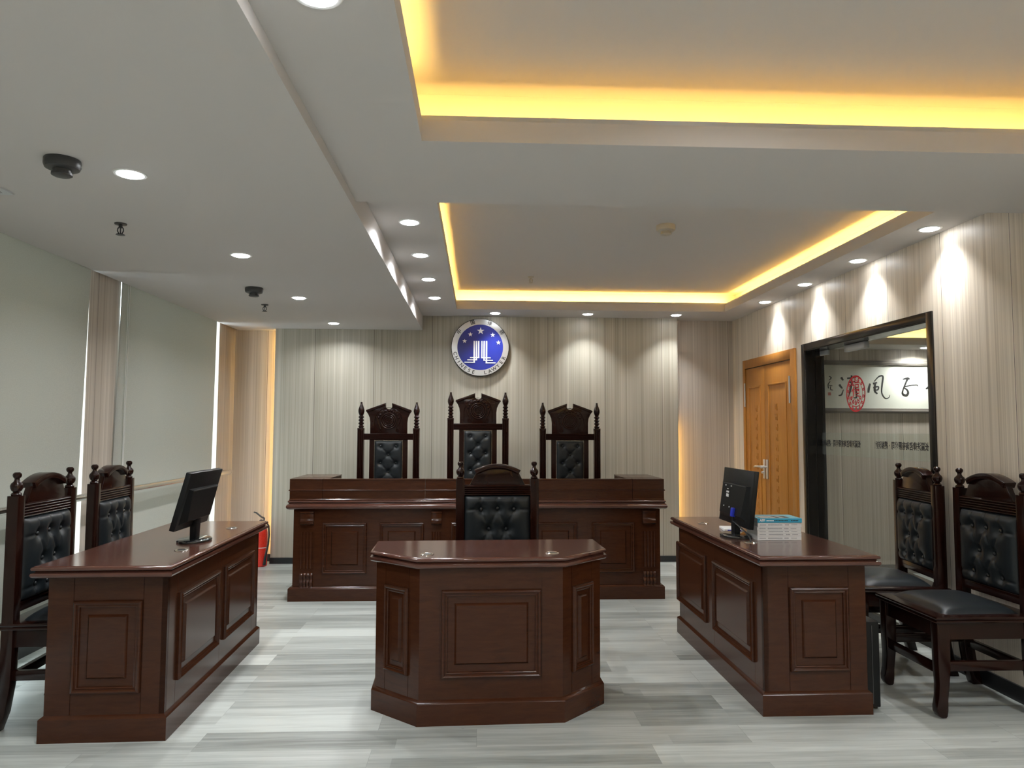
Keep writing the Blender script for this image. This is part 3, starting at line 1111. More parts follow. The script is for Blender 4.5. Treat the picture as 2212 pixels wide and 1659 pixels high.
for ch, (x, y) in zip('中国律师', ((415, 575), (690, 385), (1040, 400), (1285, 580))):
    ring_text(ch, math.degrees(math.atan2(893 - y, x - 848)), 0.05, False)
for i, ch in enumerate('CHINESE'):
    ring_text(ch, 194.4 + i * 10.05, 0.052, True)
for i, ch in enumerate('LAWYER'):
    ring_text(ch, 281.5 + i * 10.8, 0.052, True)
obj('lettering', bm, INK, t, False)

# ================================================================== CHAIRS
def grid_cushion(w, h, nx, nz, depth, fn):
    """cushion in the XZ plane, front toward -Y, centre origin; fn(x,z)-> extra offset (negative = dimple)"""
    bm = nb()
    V_ = []
    for j in range(nz + 1):
        row = []
        for i in range(nx + 1):
            x = -w / 2 + w * i / nx
            z = -h / 2 + h * j / nz
            ex = max(0.0, 1 - (abs(x) / (w / 2)) ** 8) ** 0.5
            ezz = max(0.0, 1 - (abs(z) / (h / 2)) ** 10) ** 0.5
            d = depth * ex * ezz
            d = max(d + fn(x, z) * ex * ezz, 0.001)
            row.append(bm.verts.new((x, -d, z)))
        V_.append(row)
    for j in range(nz):
        for i in range(nx):
            bm.faces.new((V_[j][i], V_[j][i + 1], V_[j + 1][i + 1], V_[j + 1][i]))
    # side walls and back
    loop = V_[0][:] + [r_[-1] for r_ in V_[1:]] + V_[-1][::-1][1:] + [r_[0] for r_ in V_[::-1][1:-1]]
    back = [bm.verts.new((v.co.x, 0.004, v.co.z)) for v in loop]
    n = len(loop)
    for i in range(n):
        bm.faces.new((loop[i], back[i], back[(i + 1) % n], loop[(i + 1) % n]))
    bm.faces.new(back[::-1])
    bmesh.ops.recalc_face_normals(bm, faces=list(bm.faces))
    return bm


def seg_dist(px, pz, a, b):
    ax, az = a; bx, bz = b
    dx, dz = bx - ax, bz - az
    L = dx * dx + dz * dz
    t_ = max(0, min(1, ((px - ax) * dx + (pz - az) * dz) / L)) if L else 0
    return math.hypot(px - ax - t_ * dx, pz - az - t_ * dz)


def tuft(buttons, creases, dim=0.022, rad=0.03, cd=0.007, cr=0.009):
    def fn(x, z):
        o = 0.0
        for bx, bz in buttons:
            d = math.hypot(x - bx, z - bz)
            if d < rad * 3:
                o = min(o, -dim * math.exp(-(d / rad) ** 2) - 0.003 * math.exp(-(d / (rad * 2)) ** 2))
        c = 0.0
        for a, b in creases:
            d = seg_dist(x, z, a, b)
            if d < cr * 3:
                c = min(c, -cd * math.exp(-(d / cr) ** 2))
        return min(o, c) + 0.3 * max(o, c)
    return fn


def finial_mesh():
    bm = nb()
    lathe(bm, [(0.0, 0.0), (0.021, 0.0), (0.023, 0.006), (0.020, 0.012), (0.014, 0.016), (0.016, 0.02), (0.020, 0.022), (0.026, 0.034),
               (0.0275, 0.046), (0.024, 0.056), (0.014, 0.066), (0.0105, 0.074), (0.011, 0.08), (0.0165, 0.086), (0.019, 0.094),
               (0.0175, 0.102), (0.011, 0.108), (0.0, 0.1085)], seg=24, cap=False)
    return bm


def make_chair(label, loc, rz):
    t = thing('courtroom_chair', label, 'chair', loc, rz, 'leather backed courtroom chairs')
    HP = 0.2375
    for s in (-1, 1):
        bm = nb()
        x0, x1 = s * HP - 0.0275, s * HP + 0.0275
        # back post and leg in one, the foot splayed rearward
        prism(bm, [(-0.026, 1.064), (-0.026, 0.30), (-0.022, 0.20), (-0.005, 0.08), (0.022, 0.0), (0.072, 0.0), (0.048, 0.10), (0.030, 0.22), (0.026, 0.32), (0.026, 1.064)], 'x', x0, x1, 0.003)
        p = obj('back_post', bm, MAHOG_DK, t)
        bm = finial_mesh()
        f = obj('finial', bm, MAHOG_DK, p)
        f.location = (s * HP, 0, 1.064)
    # crest: trapezoid board under an arched cap
    bm = nb()
    pts = [(-0.178, 1.022), (0.178, 1.022), (0.132, 1.112)]
    for k in range(1, 10):
        a = k / 10
        pts.append((0.132 - 0.264 * a, 1.112 + 0.034 * math.sin(PI * a)))
    pts.append((-0.132, 1.112))
    prism(bm, pts, 'y', -0.016, 0.016, 0.002)
    obj('crest_board', bm, MAHOG_DK, t)
    bm = nb()
    up_, lo_ = [], []
    for k in range(17):
        a = k / 16 * 2 - 1
        up_.append((0.148 * a, 1.158 - 0.040 * a * a))
        lo_.append((0.134 * a, 1.130 - 0.038 * a * a))
    prism(bm, up_ + lo_[::-1], 'y', -0.034, 0.034, 0.004)
    obj('crest_cap', bm, MAHOG_DK, t)
    bm = nb()   # reeded rail
    prof = [(0.014, 0.956), (0.014, 1.024), (-0.016, 1.024)]
    z = 1.022
    for k in range(5):
        for q in range(5):
            a = q / 4 * PI
            prof.append((-0.018 - 0.007 * math.sin(a), z - 0.0126 * q / 4))
        z -= 0.0132
    prof.append((-0.016, 0.956))
    prism(bm, prof, 'x', -0.211, 0.211)
    obj('reeded_rail', bm, MAHOG_DK, t)
    bm = nb()
    box(bm, -0.2105, 0.2105, -0.008, 0.014, 0.525, 0.957)
    box(bm, -0.2105, 0.2105, -0.020, 0.0, 0.525, 0.572, 0.004)
    obj('back_frame', bm, MAHOG_DK, t)
    # tufted back
    W_, H_ = 0.42, 0.385
    zc = 0.764
    bt = [(-0.105, 0.108), (0, 0.112), (0.105, 0.108), (-0.055, -0.015), (0.055, -0.015), (-0.105, -0.13), (0, -0.135), (0.105, -0.13)]
    cr = [((bt[i][0], bt[i][1]), (bt[i][0] * 0.98, 0.2)) for i in (0, 1, 2)]
    cr += [(bt[0], (-0.22, bt[0][1] - 0.005)), (bt[2], (0.22, bt[2][1] - 0.005)), (bt[5], (-0.22, -0.14)), (bt[7], (0.22, -0.14))]
    cr += [(bt[0], bt[3]), (bt[1], bt[3]), (bt[1], bt[4]), (bt[2], bt[4]), (bt[3], bt[5]), (bt[3], bt[6]), (bt[4], bt[6]), (bt[4], bt[7])]
    cr += [((bt[i][0], bt[i][1]), (bt[i][0], -0.2)) for i in (5, 6, 7)]
    bm = grid_cushion(W_, H_, 84, 78, 0.042, tuft(bt, cr, 0.024, 0.030, 0.0075, 0.010))
    cu = obj('back_cushion', bm, LEATHER, t, ang=70)
    cu.location = (0, -0.008, zc)
    first = None
    for bx, bz in bt:
        if first is None:
            bm = nb(); sphere(bm, (0, 0, 0), 0.0105, (1, 0.6, 1), 14, 9)
            first = obj('button', bm, BUTTON, cu)
            b = first
        else:
            b = first.copy(); COL.objects.link(b); b.parent = cu
        b.location = (bx, -0.022, bz)
    # seat frame, cushion, apron
    sx, sy0, sy1 = 0.268, -0.485, 0.045
    poly = [(-sx, sy0), (sx, sy0), (sx, sy1 - 0.0), (-sx, sy1)]
    bm = nb()
    slab(bm, poly, [(-0.010, 0.486), (-0.003, 0.484), (0.0, 0.478), (-0.002, 0.472), (-0.007, 0.470), (-0.002, 0.467), (0.0, 0.461), (-0.003, 0.456), (-0.012, 0.455)])
    obj('seat_frame', bm, MAHOG_DK, t)
    bm = nb()
    n = 26
    V_ = []
    cx0, cx1, cy0, cy1 = -0.215, 0.215, -0.415, -0.035
    for j in range(n + 1):
        row = []
        for i in range(n + 1):
            a, b = i / n * 2 - 1, j / n * 2 - 1
            h = 0.046 * max(0, (1 - a ** 4)) ** 0.55 * max(0, (1 - b ** 4)) ** 0.55
            row.append(bm.verts.new(((cx0 + cx1) / 2 + a * (cx1 - cx0) / 2, (cy0 + cy1) / 2 + b * (cy1 - cy0) / 2, 0.485 + h)))
        V_.append(row)
    for j in range(n):
        for i in range(n):
            bm.faces.new((V_[j][i], V_[j][i + 1], V_[j + 1][i + 1], V_[j + 1][i]))
    obj('seat_cushion', bm, LEATHER, t, ang=80)
    bm = nb()
    box(bm, -0.225, 0.225, -0.455, -0.433, 0.375, 0.456)
    for s in (-1, 1):
        box(bm, s * 0.236 - 0.011, s * 0.236 + 0.011, -0.45, -0.02, 0.375, 0.456)
    box(bm, -0.22, 0.22, -0.012, 0.010, 0.375, 0.456)
    obj('apron', bm, MAHOG_DK, t, False)
    for s in (-1, 1):
        bm = nb()
        # front leg: straight square shank easing into a forward scroll foot
        prof = [(-0.472, 0.456), (-0.470, 0.26), (-0.466, 0.16), (-0.470, 0.10), (-0.480, 0.055), (-0.480, 0.030), (-0.470, 0.012), (-0.455, 0.003), (-0.435, 0.003),
                (-0.428, 0.012), (-0.424, 0.04), (-0.424, 0.09), (-0.418, 0.15), (-0.410, 0.24), (-0.408, 0.456)]
        c = s * 0.225
        nP = len(prof)
        A = [bm.verts.new((c - (0.029 if z > 0.2 else 0.022 + 0.007 * z / 0.2), y, z)) for y, z in prof]
        B = [bm.verts.new((c + (0.029 if z > 0.2 else 0.022 + 0.007 * z / 0.2), y, z)) for y, z in prof]
        fs = [bm.faces.new(A), bm.faces.new(B[::-1])]
        for i in range(nP):
            fs.append(bm.faces.new((A[i], B[i], B[(i + 1) % nP], A[(i + 1) % nP])))
        bmesh.ops.recalc_face_normals(bm, faces=fs)
        es = list({e for f_ in fs[:2] for e in f_.edges})
        bmesh.ops.bevel(bm, geom=es, offset=0.007, segments=3, profile=0.5, affect='EDGES', clamp_overlap=True)
        lg = obj('front_leg', bm, MAHOG_DK, t, ang=40)
        bm = nb(); lathe(bm, [(0.012, 0), (0.012, 0.004)], (c, -0.445, 0), 12)
        obj('foot_glide', bm, CHROME, lg)
        bm = nb(); box(bm, s * 0.236 - 0.012, s * 0.236 + 0.012, -0.42, 0.0, 0.225, 0.27, 0.002)
        obj('stretcher', bm, MAHOG_DK, t)
    bm = nb(); box(bm, -0.225, 0.225, -0.452, -0.430, 0.20, 0.245, 0.002)
    obj('stretcher', bm, MAHOG_DK, t)
    bm = nb(); box(bm, -0.22, 0.22, -0.012, 0.012, 0.205, 0.25, 0.002)
    obj('stretcher', bm, MAHOG_DK, t)
    return t


ch = make_chair('black leather courtroom chair facing the camera behind the middle desk', (0.123, 4.66, 0), R(1.7))
dup(ch, (-2.155, 3.715, 0), R(92.6), 'black leather courtroom chair behind the left desk, nearest the camera')
dup(ch, (-2.195, 4.46, 0), R(94.0), 'black leather courtroom chair behind the left desk, partly hidden beyond the monitor end')
dup(ch, (2.685, 3.69, 0), R(-90), 'black leather courtroom chair cut by the right edge of the photo')
dup(ch, (2.672, 4.30, 0), R(-96.5), 'black leather courtroom chair in front of the glass partition')


def make_judge_chair(label, loc, rz, dz):
    t = thing('judge_chair', label, 'chair', loc, rz, 'tall carved judges chairs')
    HP = 0.262
    zt = 1.388 + dz
    for s in (-1, 1):
        bm = nb()
        x0, x1 = s * HP - 0.030, s * HP + 0.030
        # fluted post: outline in plan with three grooves on the front
        pl = [(x0, 0.03), (x0, -0.03)]
        for k in range(3):
            gx = x0 + 0.015 + k * 0.015
            pl += [(gx - 0.004, -0.03), (gx, -0.022), (gx + 0.004, -0.03)]
        pl += [(x1, -0.03), (x1, 0.03)]
        prism(bm, pl, 'z', 0.62, zt - 0.02)
        box(bm, x0 - 0.001, x1 + 0.001, -0.031, 0.031, zt - 0.022, zt, 0.002)
        prism(bm, [(-0.03, 0.62), (-0.03, 0.25), (0.0, 0.0), (0.055, 0.0), (0.032, 0.25), (0.03, 0.62)], 'x', x0, x1, 0.002)
        p = obj('back_post', bm, MAHOG_DK, t, ang=30)
        bm = nb()
        pr = [(0.0, 0.0), (0.022, 0.0)]
        z = 0.004
        for k in range(4):
            pr += [(0.020, z), (0.027, z + 0.007), (0.027, z + 0.012), (0.020, z + 0.019), (0.017, z + 0.024), (0.018, z + 0.027)]
            z += 0.030
        pr += [(0.020, z), (0.027, z + 0.018), (0.030, z + 0.036), (0.028, z + 0.055), (0.020, z + 0.078), (0.012, z + 0.098), (0.0095, z + 0.112), (0.0095, z + 0.122), (0.0, z + 0.123)]
        lathe(bm, pr, seg=22, cap=False)
        f = obj('finial', bm, MAHOG_DK, p)
        f.location = (s * HP, 0, zt)
    o = dz
    half = [(0.175, 1.332), (0.175, 1.44), (0.181, 1.485), (0.196, 1.52), (0.214, 1.545), (0.209, 1.556), (0.030, 1.626), (0.030, 1.588), (0.022, 1.574), (0.0, 1.568)]
    pts = [(x, z + o) for x, z in half] + [(-x, z + o) for x, z in half[::-1][1:]]
    bm = nb(); prism(bm, pts, 'y', -0.018, 0.018, 0.002)
    cb = obj('crest_board', bm, MAHOG_DK, t)
    for s in (-1, 1):
        bm = nb()
        q = [(s * 0.030, 1.626 + o), (s * 0.030, 1.606 + o), (s * 0.200, 1.538 + o), (s * 0.218, 1.546 + o), (s * 0.212, 1.560 + o)]
        prism(bm, q, 'y', -0.032, -0.014, 0.003)
        obj('pediment_moulding', bm, MAHOG_DK, cb)
    bm = nb()   # carved medallion
    cz = 1.455 + o
    yy = -0.021
    torus(bm, (0, yy, cz), 0.072, 0.0075, seg=36)
    torus(bm, (0, yy, cz), 0.055, 0.0065, seg=32)
    torus(bm, (0, yy, cz), 0.040, 0.005, seg=28)
    for q in ((-0.003, 0.003, -0.028, 0.028), (-0.022, 0.022, 0.008, 0.013), (-0.018, 0.018, -0.014, -0.009)):
        box(bm, q[0], q[1], yy - 0.006, yy + 0.002, cz + q[2], cz + q[3])
    for s in (-1, 1):
        torus(bm, (s * 0.013, yy, cz + 0.001), 0.009, 0.003, seg=14, ms=6)
        tube(bm, [(s * 0.118, yy, cz + 0.045), (s * 0.108, yy, cz + 0.01), (s * 0.100, yy, cz - 0.02), (s * 0.082, yy, cz - 0.055), (s * 0.072, yy, cz - 0.078)], 0.006, 8)
        torus(bm, (s * 0.084, yy, cz - 0.088), 0.015, 0.005, seg=16, ms=6)
        torus(bm, (s * 0.084, yy, cz - 0.088), 0.005, 0.004, seg=10, ms=6)
        for k, a in enumerate((20, 38, 56, 74)):
            sphere(bm, (s * 0.103 * math.cos(R(a)), yy, cz + 0.098 * math.sin(R(a))), 0.012, (1, 0.7, 1), 10, 6)
        torus(bm, (s * 0.045, yy, cz + 0.095), 0.011, 0.004, seg=12, ms=6)
        torus(bm, (s * 0.098, yy, cz + 0.055), 0.012, 0.004, seg=12, ms=6)
    sphere(bm, (0, yy, cz + 0.098), 0.014, (1.2, 0.7, 1), 10, 6)
    # arched border line
    tube(bm, [(-0.135, yy + 0.002, 1.345 + o)] + [(0.135 * math.cos(R(a)), yy + 0.002, cz - 0.01 + 0.135 * math.sin(R(a))) for a in range(180, -1, -15)] + [(0.135, yy + 0.002, 1.345 + o)], 0.003, 6)
    obj('carved_medallion', bm, MAHOG_DK, cb, ang=60)
    bm = nb()
    prof = [(0.02, 1.276 + o), (0.02, 1.336 + o), (-0.02, 1.336 + o)]
    z = 1.330 + o
    for k in range(5):
        prof += [(-0.022, z), (-0.017, z - 0.004), (-0.022, z - 0.008)]
        z -= 0.011
    prof.append((-0.02, 1.276 + o))
    prism(bm, prof, 'x', -0.2325, 0.2325)
    obj('reeded_rail', bm, MAHOG_DK, t, ang=20)
    bm = nb(); box(bm, -0.18, 0.18, -0.012, 0.014, 0.55, 1.278 + o)
    obj('back_board', bm, MAHOG_DK, t, False)
    # leather panel
    z1, z0 = 1.268 + o, 0.60
    H_ = z1 - z0
    bt, cr = [], []
    for r_ in range(5):
        zb = H_ / 2 - 0.052 - r_ * 0.160
        if zb < -H_ / 2 + 0.03: break
        bt += [(-0.072, zb), (0.072, zb)]
        if zb - 0.08 > -H_ / 2 + 0.03: bt.append((0.0, zb - 0.08))
    for a in bt:
        for b in bt:
            if a[1] > b[1] and abs(abs(a[0] - b[0]) - 0.072) < 0.002 and abs(a[1] - b[1] - 0.08) < 0.002:
                cr.append((a, b))
    bm = grid_cushion(0.262, H_, 44, 96, 0.03, tuft(bt, cr, 0.018, 0.022, 0.006, 0.008))
    cu = obj('back_cushion', bm, LEATHER, t, ang=70)
    cu.location = (0, -0.012, (z0 + z1) / 2)
    first = None
    for bx, bz in bt:
        if first is None:
            bm = nb(); sphere(bm, (0, 0, 0), 0.009, (1, 0.6, 1), 12, 8)
            first = obj('button', bm, BUTTON, cu); b = first
        else:
            b = first.copy(); COL.objects.link(b); b.parent = cu
        b.location = (bx, -0.015, bz)
    bm = nb()
    n = int(H_ / 0.0125)
    for i in range(n + 1):
        z = -H_ / 2 + H_ * i / n
        for s in (-1, 1):
            sphere(bm, (s * 0.131, -0.014, (z0 + z1) / 2 + z), 0.0045, (1, 0.6, 1), 6, 4)
    for i in range(1, 21):
        sphere(bm, (-0.131 + 0.262 * i / 21, -0.014, z1), 0.0045, (1, 0.6, 1), 6, 4)
    obj('nailhead_trim', bm, BRASS, t)
    # seat, arms and legs below the bench line
    bm = nb(); slab(bm, rect(-0.30, 0.30, -0.46, 0.03), [(-0.008, 0.49), (0, 0.482), (0, 0.462), (-0.01, 0.455)])
    obj('seat_frame', bm, MAHOG_DK, t)
    bm = nb(); slab(bm, rect(-0.25, 0.25, -0.42, -0.05), [(-0.09, 0.535), (-0.03, 0.526), (-0.006, 0.508), (0, 0.489)])
    obj('seat_cushion', bm, LEATHER, t, ang=80)
    for s in (-1, 1):
        bm = nb(); prism(bm, [(-0.45, 0.456), (-0.45, 0.0), (-0.41, 0.0), (-0.395, 0.456)], 'x', s * 0.255 - 0.025, s * 0.255 + 0.025, 0.003)
        obj('front_leg', bm, MAHOG_DK, t)
        bm = nb()
        tube(bm, [(s * 0.265, -0.02, 0.72), (s * 0.275, -0.25, 0.71), (s * 0.275, -0.40, 0.69)], 0.022, 10)
        tube(bm, [(s * 0.272, -0.37, 0.69), (s * 0.272, -0.38, 0.48)], 0.018, 10)
        obj('armrest', bm, MAHOG_DK, t)
    bm = nb()
    box(bm, -0.24, 0.24, -0.44, -0.42, 0.385, 0.456)
    for s in (-1, 1):
        box(bm, s * 0.255 - 0.012, s * 0.255 + 0.012, -0.42, 0.0, 0.385, 0.456)
    obj('apron', bm, MAHOG_DK, t, False)
    return t


make_judge_chair('tall carved judge chair left of the taller middle one, behind the bench', (-0.853, 6.92, 0), 0, 0.0)
make_judge_chair('tallest carved judge chair in the middle of the bench, below the emblem', (-0.005, 6.92, 0), 0, 0.098)
make_judge_chair('tall carved judge chair right of the taller middle one, behind the bench', (0.878, 6.92, 0), 0, 0.002)

# ================================================================== DESKS
TOP_RINGS = [(-0.012, 0.774), (-0.011, 0.7725), (-0.009, 0.7725), (-0.003, 0.770), (0.0, 0.764), (-0.002, 0.757), (-0.011, 0.7545), (-0.015, 0.751), (-0.011, 0.7475),
             (0.0, 0.744), (0.002, 0.737), (0.0, 0.730), (-0.006, 0.724), (-0.020, 0.722)]
PLINTH_RINGS = [(-0.018, 0.114), (-0.012, 0.110), (-0.004, 0.104), (0.0, 0.099), (0.0, 0.0)]


def grommet(x, y, parent, hollow=True):
    bm = nb()
    lathe(bm, [(0.018, 0.0), (0.018, 0.003), (0.022, 0.0045), (0.030, 0.0045), (0.034, 0.001), (0.034, 0.0)], (x, y, 0.774), 28, 'z', False)
    g = obj('cable_grommet', bm, CHROME, parent)
    bm = nb(); lathe(bm, [(0.0185, 0.0005), (0.0185, 0.002)], (x, y, 0.774), 24)
    obj('grommet_cap', bm, GREYPL, g)


def face_boards(bm, mt, w, z0, z1, stile0, stile1, rails=()):
    """a panelled face: backing slightly behind, stiles and rails with hairline gaps; local x 0..w, outward -Y"""
    def bx(a, b, y0, y1, c, d):
        n0 = len(bm.verts)
        vs0 = box(bm, a, b, y0, y1, c, d)
        for v in vs0:
            v.co = mt @ v.co
    bx(0, w, 0.003, 0.022, z0, z1)
    g = 0.0012
    xs = [0] + list(stile0) + [w]
    for a, b in zip(xs, xs[1:]):
        bx(a + (g if a > 0 else 0), b - (g if b < w else 0), 0.0, 0.004, z0, z1)


def side_desk(name_label, loc, rz, flip):
    """two-seat desk; local: end panel faces -Y at y=0 (base), long panelled side at x=0, user side open.
       flip=-1: body extends to -x (left desk), +1: to +x (right desk)"""
    t = thing('panelled_desk', name_label, 'desk', loc, rz)
    Wd, Ld = 0.548, 1.465
    def fx(x): return x * flip
    def R4(x0, x1, y0, y1):
        a, b = sorted((fx(x0), fx(x1)))
        return rect(a, b, y0, y1)
    # top
    bm = nb(); slab(bm, R4(-0.026, Wd + 0.026, -0.057, Ld + 0.05), TOP_RINGS)
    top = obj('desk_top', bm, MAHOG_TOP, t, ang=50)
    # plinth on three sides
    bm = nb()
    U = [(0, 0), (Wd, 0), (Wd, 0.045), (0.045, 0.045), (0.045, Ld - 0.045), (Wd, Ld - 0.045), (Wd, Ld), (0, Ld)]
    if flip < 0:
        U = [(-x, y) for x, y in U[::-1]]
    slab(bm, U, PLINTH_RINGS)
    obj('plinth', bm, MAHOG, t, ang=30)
    ins = 0.016
    # end panels
    bm = nb()
    mt = Matrix.Translation((min(fx(ins), fx(Wd - ins)), ins, 0))
    w = Wd - 2 * ins
    face_boards(bm, mt, w, 0.1, 0.724, (0.110, 0.412) if flip < 0 else (0.127, 0.43), None)
    pc = (0.110 + 0.412) / 2 if flip < 0 else (0.127 + 0.43) / 2
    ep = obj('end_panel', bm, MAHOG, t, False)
    bm = nb(); raised_panel(bm, 0.298, 0.405, Matrix.Translation((min(fx(ins), fx(Wd - ins)) + pc, ins, 0.409)))
    obj('raised_panel', bm, MAHOG, ep, ang=20)
    bm = nb()
    mt2 = Matrix.Translation((max(fx(ins), fx(Wd - ins)), Ld - ins, 0)) @ Matrix.Rotation(PI, 4, 'Z')
    face_boards(bm, mt2, w, 0.1, 0.724, (0.11, 0.41), None)
    obj('end_panel', bm, MAHOG, t, False)
    # long side with two raised panels; outward is -x*flip
    L = Ld - 2 * ins - 0.05
    bm = nb()
    if flip < 0:   # outward +X : local x of face runs along +Y
        mt = Matrix.Translation((-ins, ins + 0.025, 0)) @ Matrix.Rotation(PI / 2, 4, 'Z')
        cs = (0.103 + 0.27, 0.742 + 0.27)
        st = (0.09, 0.69, 1.29)
    else:          # outward -X : local x of face runs along -Y
        mt = Matrix.Translation((ins, Ld - ins - 0.025, 0)) @ Matrix.Rotation(-PI / 2, 4, 'Z')
        cs = (L - (0.103 + 0.27), L - (0.742 + 0.27) - 0.04)
        st = (L - 1.31, L - 0.70, L - 0.09)
        cs = (L - (0.09 + 0.30), L - (0.82 + 0.31))
    face_boards(bm, mt, L, 0.1, 0.724, st, None)
    # corner posts
    box(bm, min(fx(ins), fx(ins + 0.024)), max(fx(ins), fx(ins + 0.024)), ins, ins + 0.026, 0.1, 0.724)
    box(bm, min(fx(ins), fx(ins + 0.024)), max(fx(ins), fx(ins + 0.024)), Ld - ins - 0.026, Ld - ins, 0.1, 0.724)
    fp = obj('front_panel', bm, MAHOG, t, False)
    for c in cs:
        bm = nb(); raised_panel(bm, 0.545 if flip < 0 else 0.60, 0.40, mt @ Matrix.Translation((c, 0, 0.415)), 0.068)
        obj('raised_panel', bm, MAHOG, fp, ang=20)
    return t


ld = side_desk('dark mahogany panelled desk on the left, in front of two chairs', (-1.3736, 3.343, 0), 0.02, -1)
grommet(-0.089, 0.353, ld)
grommet(-0.098, 1.159, ld)
rd = side_desk('dark mahogany panelled desk on the right with books and a monitor on it', (1.3802, 3.5082, 0), 0.0083, 1)
grommet(0.092, 0.363, rd)
grommet(0.091, 1.157, rd)

# middle clerk desk with chamfered corners
fd = thing('chamfered_desk', 'dark mahogany desk with cut corners in the middle foreground', 'desk', (0.068, 3.463, 0), 0.0334)
hex_ = [(-0.348, 0.0), (0.348, 0.0), (0.582, 0.2225), (0.582, 0.53), (-0.582, 0.53), (-0.582, 0.2225)]
bm = nb(); slab(bm, offset_poly(hex_, 0.014), TOP_RINGS)
obj('desk_top', bm, MAHOG_TOP, fd, ang=50)
bm = nb()
slab(bm, offset_poly(hex_, 0.0), PLINTH_RINGS)
obj('plinth', bm, MAHOG, fd, ang=30)
body = offset_poly(hex_, -0.018)


def edge_mt(a, b):
    d = (Vector(b) - Vector(a))
    return Matrix.Translation((a[0], a[1], 0)) @ Matrix.Rotation(math.atan2(d.y, d.x), 4, 'Z'), d.length


for nm, i, j, st in (('front_panel', 0, 1, (0.098, 0.580)), ('angled_panel', 5, 0, (0.07, 0.235)), ('angled_panel', 1, 2, (0.07, 0.235)), ('side_panel', 2, 3, (0.05,)), ('side_panel', 4, 5, (0.25,))):
    mt, L = edge_mt(body[i], body[j])
    bm = nb(); face_boards(bm, mt, L, 0.1, 0.724, st, None)
    p_ = obj(nm, bm, MAHOG, fd, False)
    if nm == 'front_panel':
        bm = nb(); raised_panel(bm, 0.474, 0.408, mt @ Matrix.Translation((L / 2, 0, 0.415)))
        obj('raised_panel', bm, MAHOG, p_, ang=20)
    elif nm == 'angled_panel':
        bm = nb(); raised_panel(bm, 0.165, 0.408, mt @ Matrix.Translation((L / 2, 0, 0.415)), 0.058)
        obj('raised_panel', bm, MAHOG, p_, ang=20)
grommet(-0.31, 0.094, fd)
grommet(0.30, 0.098, fd)

# ================================================================== JUDGES BENCH
jb = thing('judges_bench', 'long dark mahogany judges bench below the three carved chairs', 'bench', (0.0075, 5.923, 0))
HX, D = 1.5245, 0.60
bm = nb()
slab(bm, [(-HX, 0), (HX, 0), (HX, D), (HX - 0.05, D), (HX - 0.05, 0.06), (-HX + 0.05, 0.06), (-HX + 0.05, D), (-HX, D)],
     [(-0.014, 0.112), (-0.004, 0.104), (0, 0.098), (0, 0)])
obj('plinth', bm, MAHOG, jb, ang=30)
FY = 0.028
bm = nb()
mt = Matrix.Translation((-1.495, FY, 0))
face_boards(bm, mt, 2.99, 0.1, 0.73, (0.235, 0.605, 0.69, 1.065, 1.215, 1.775, 1.935, 2.30, 2.385, 2.755), None)
fp = obj('front_panel', bm, MAHOG, jb, False)
for s in (-1, 1):
    bm = nb(); a, b = sorted((s * 1.495, s * 1.465)); box(bm, a, b, FY + 0.02, D - 0.01, 0.1, 0.73)
    obj('side_panel', bm, MAHOG, jb, False)
for x0, x1 in ((-1.26, -0.906), (-0.806, -0.446), (-0.225, 0.225), (0.446, 0.806), (0.928, 1.28)):
    bm = nb(); raised_panel(bm, x1 - x0, 0.408, Matrix.Translation(((x0 + x1) / 2, FY, 0.417)), 0.076)
    obj('raised_panel', bm, MAHOG, fp, ang=20)
for xc in (-1.384, -0.344, 0.344, 1.401):
    bm = nb()
    w = 0.053 if abs(xc) > 1 else 0.042
    # corbel at the top: block with a hollow under it and a lower lip
    prism(bm, [(FY, 0.712), (FY - 0.030, 0.712), (FY - 0.030, 0.700), (FY - 0.022, 0.695), (FY - 0.020, 0.66), (FY - 0.022, 0.645), (FY - 0.036, 0.632), (FY - 0.036, 0.618), (FY - 0.024, 0.606), (FY, 0.600)],
          'x', xc - w, xc + w, 0.002)
    # fluted shaft
    pl = [(xc - w, FY), (xc - w, FY - 0.008)]
    for k in range(4):
        gx = xc - w + (k + 0.5) * 2 * w / 4
        pl += [(gx - 0.008, FY - 0.008), (gx, FY - 0.001), (gx + 0.008, FY - 0.008)]
    pl += [(xc + w, FY - 0.008), (xc + w, FY)]
    prism(bm, pl, 'z', 0.255, 0.545)
    # ribbed scroll foot
    for k in range(4):
        a = xc - w + k * 2 * w / 4
        prof = [(FY, 0.222)]
        for q in range(13):
            f_ = q / 12
            prof.append((FY - 0.014 - 0.012 * math.sin(f_ * PI * 2.2 + 0.3) ** 2 - 0.01 * f_, 0.222 - 0.116 * f_))
        prof.append((FY, 0.106))
        prism(bm, prof, 'x', a + 0.002, a + 2 * w / 4 - 0.002, 0.003)
    obj('pilaster', bm, MAHOG, fp, ang=40)
# counter slab with rounded double edge
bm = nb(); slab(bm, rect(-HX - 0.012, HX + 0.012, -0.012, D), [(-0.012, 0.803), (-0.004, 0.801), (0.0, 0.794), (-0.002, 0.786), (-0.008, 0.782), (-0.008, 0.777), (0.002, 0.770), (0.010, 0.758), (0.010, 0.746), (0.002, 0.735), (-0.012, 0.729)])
obj('counter', bm, MAHOG_TOP, jb, ang=50)
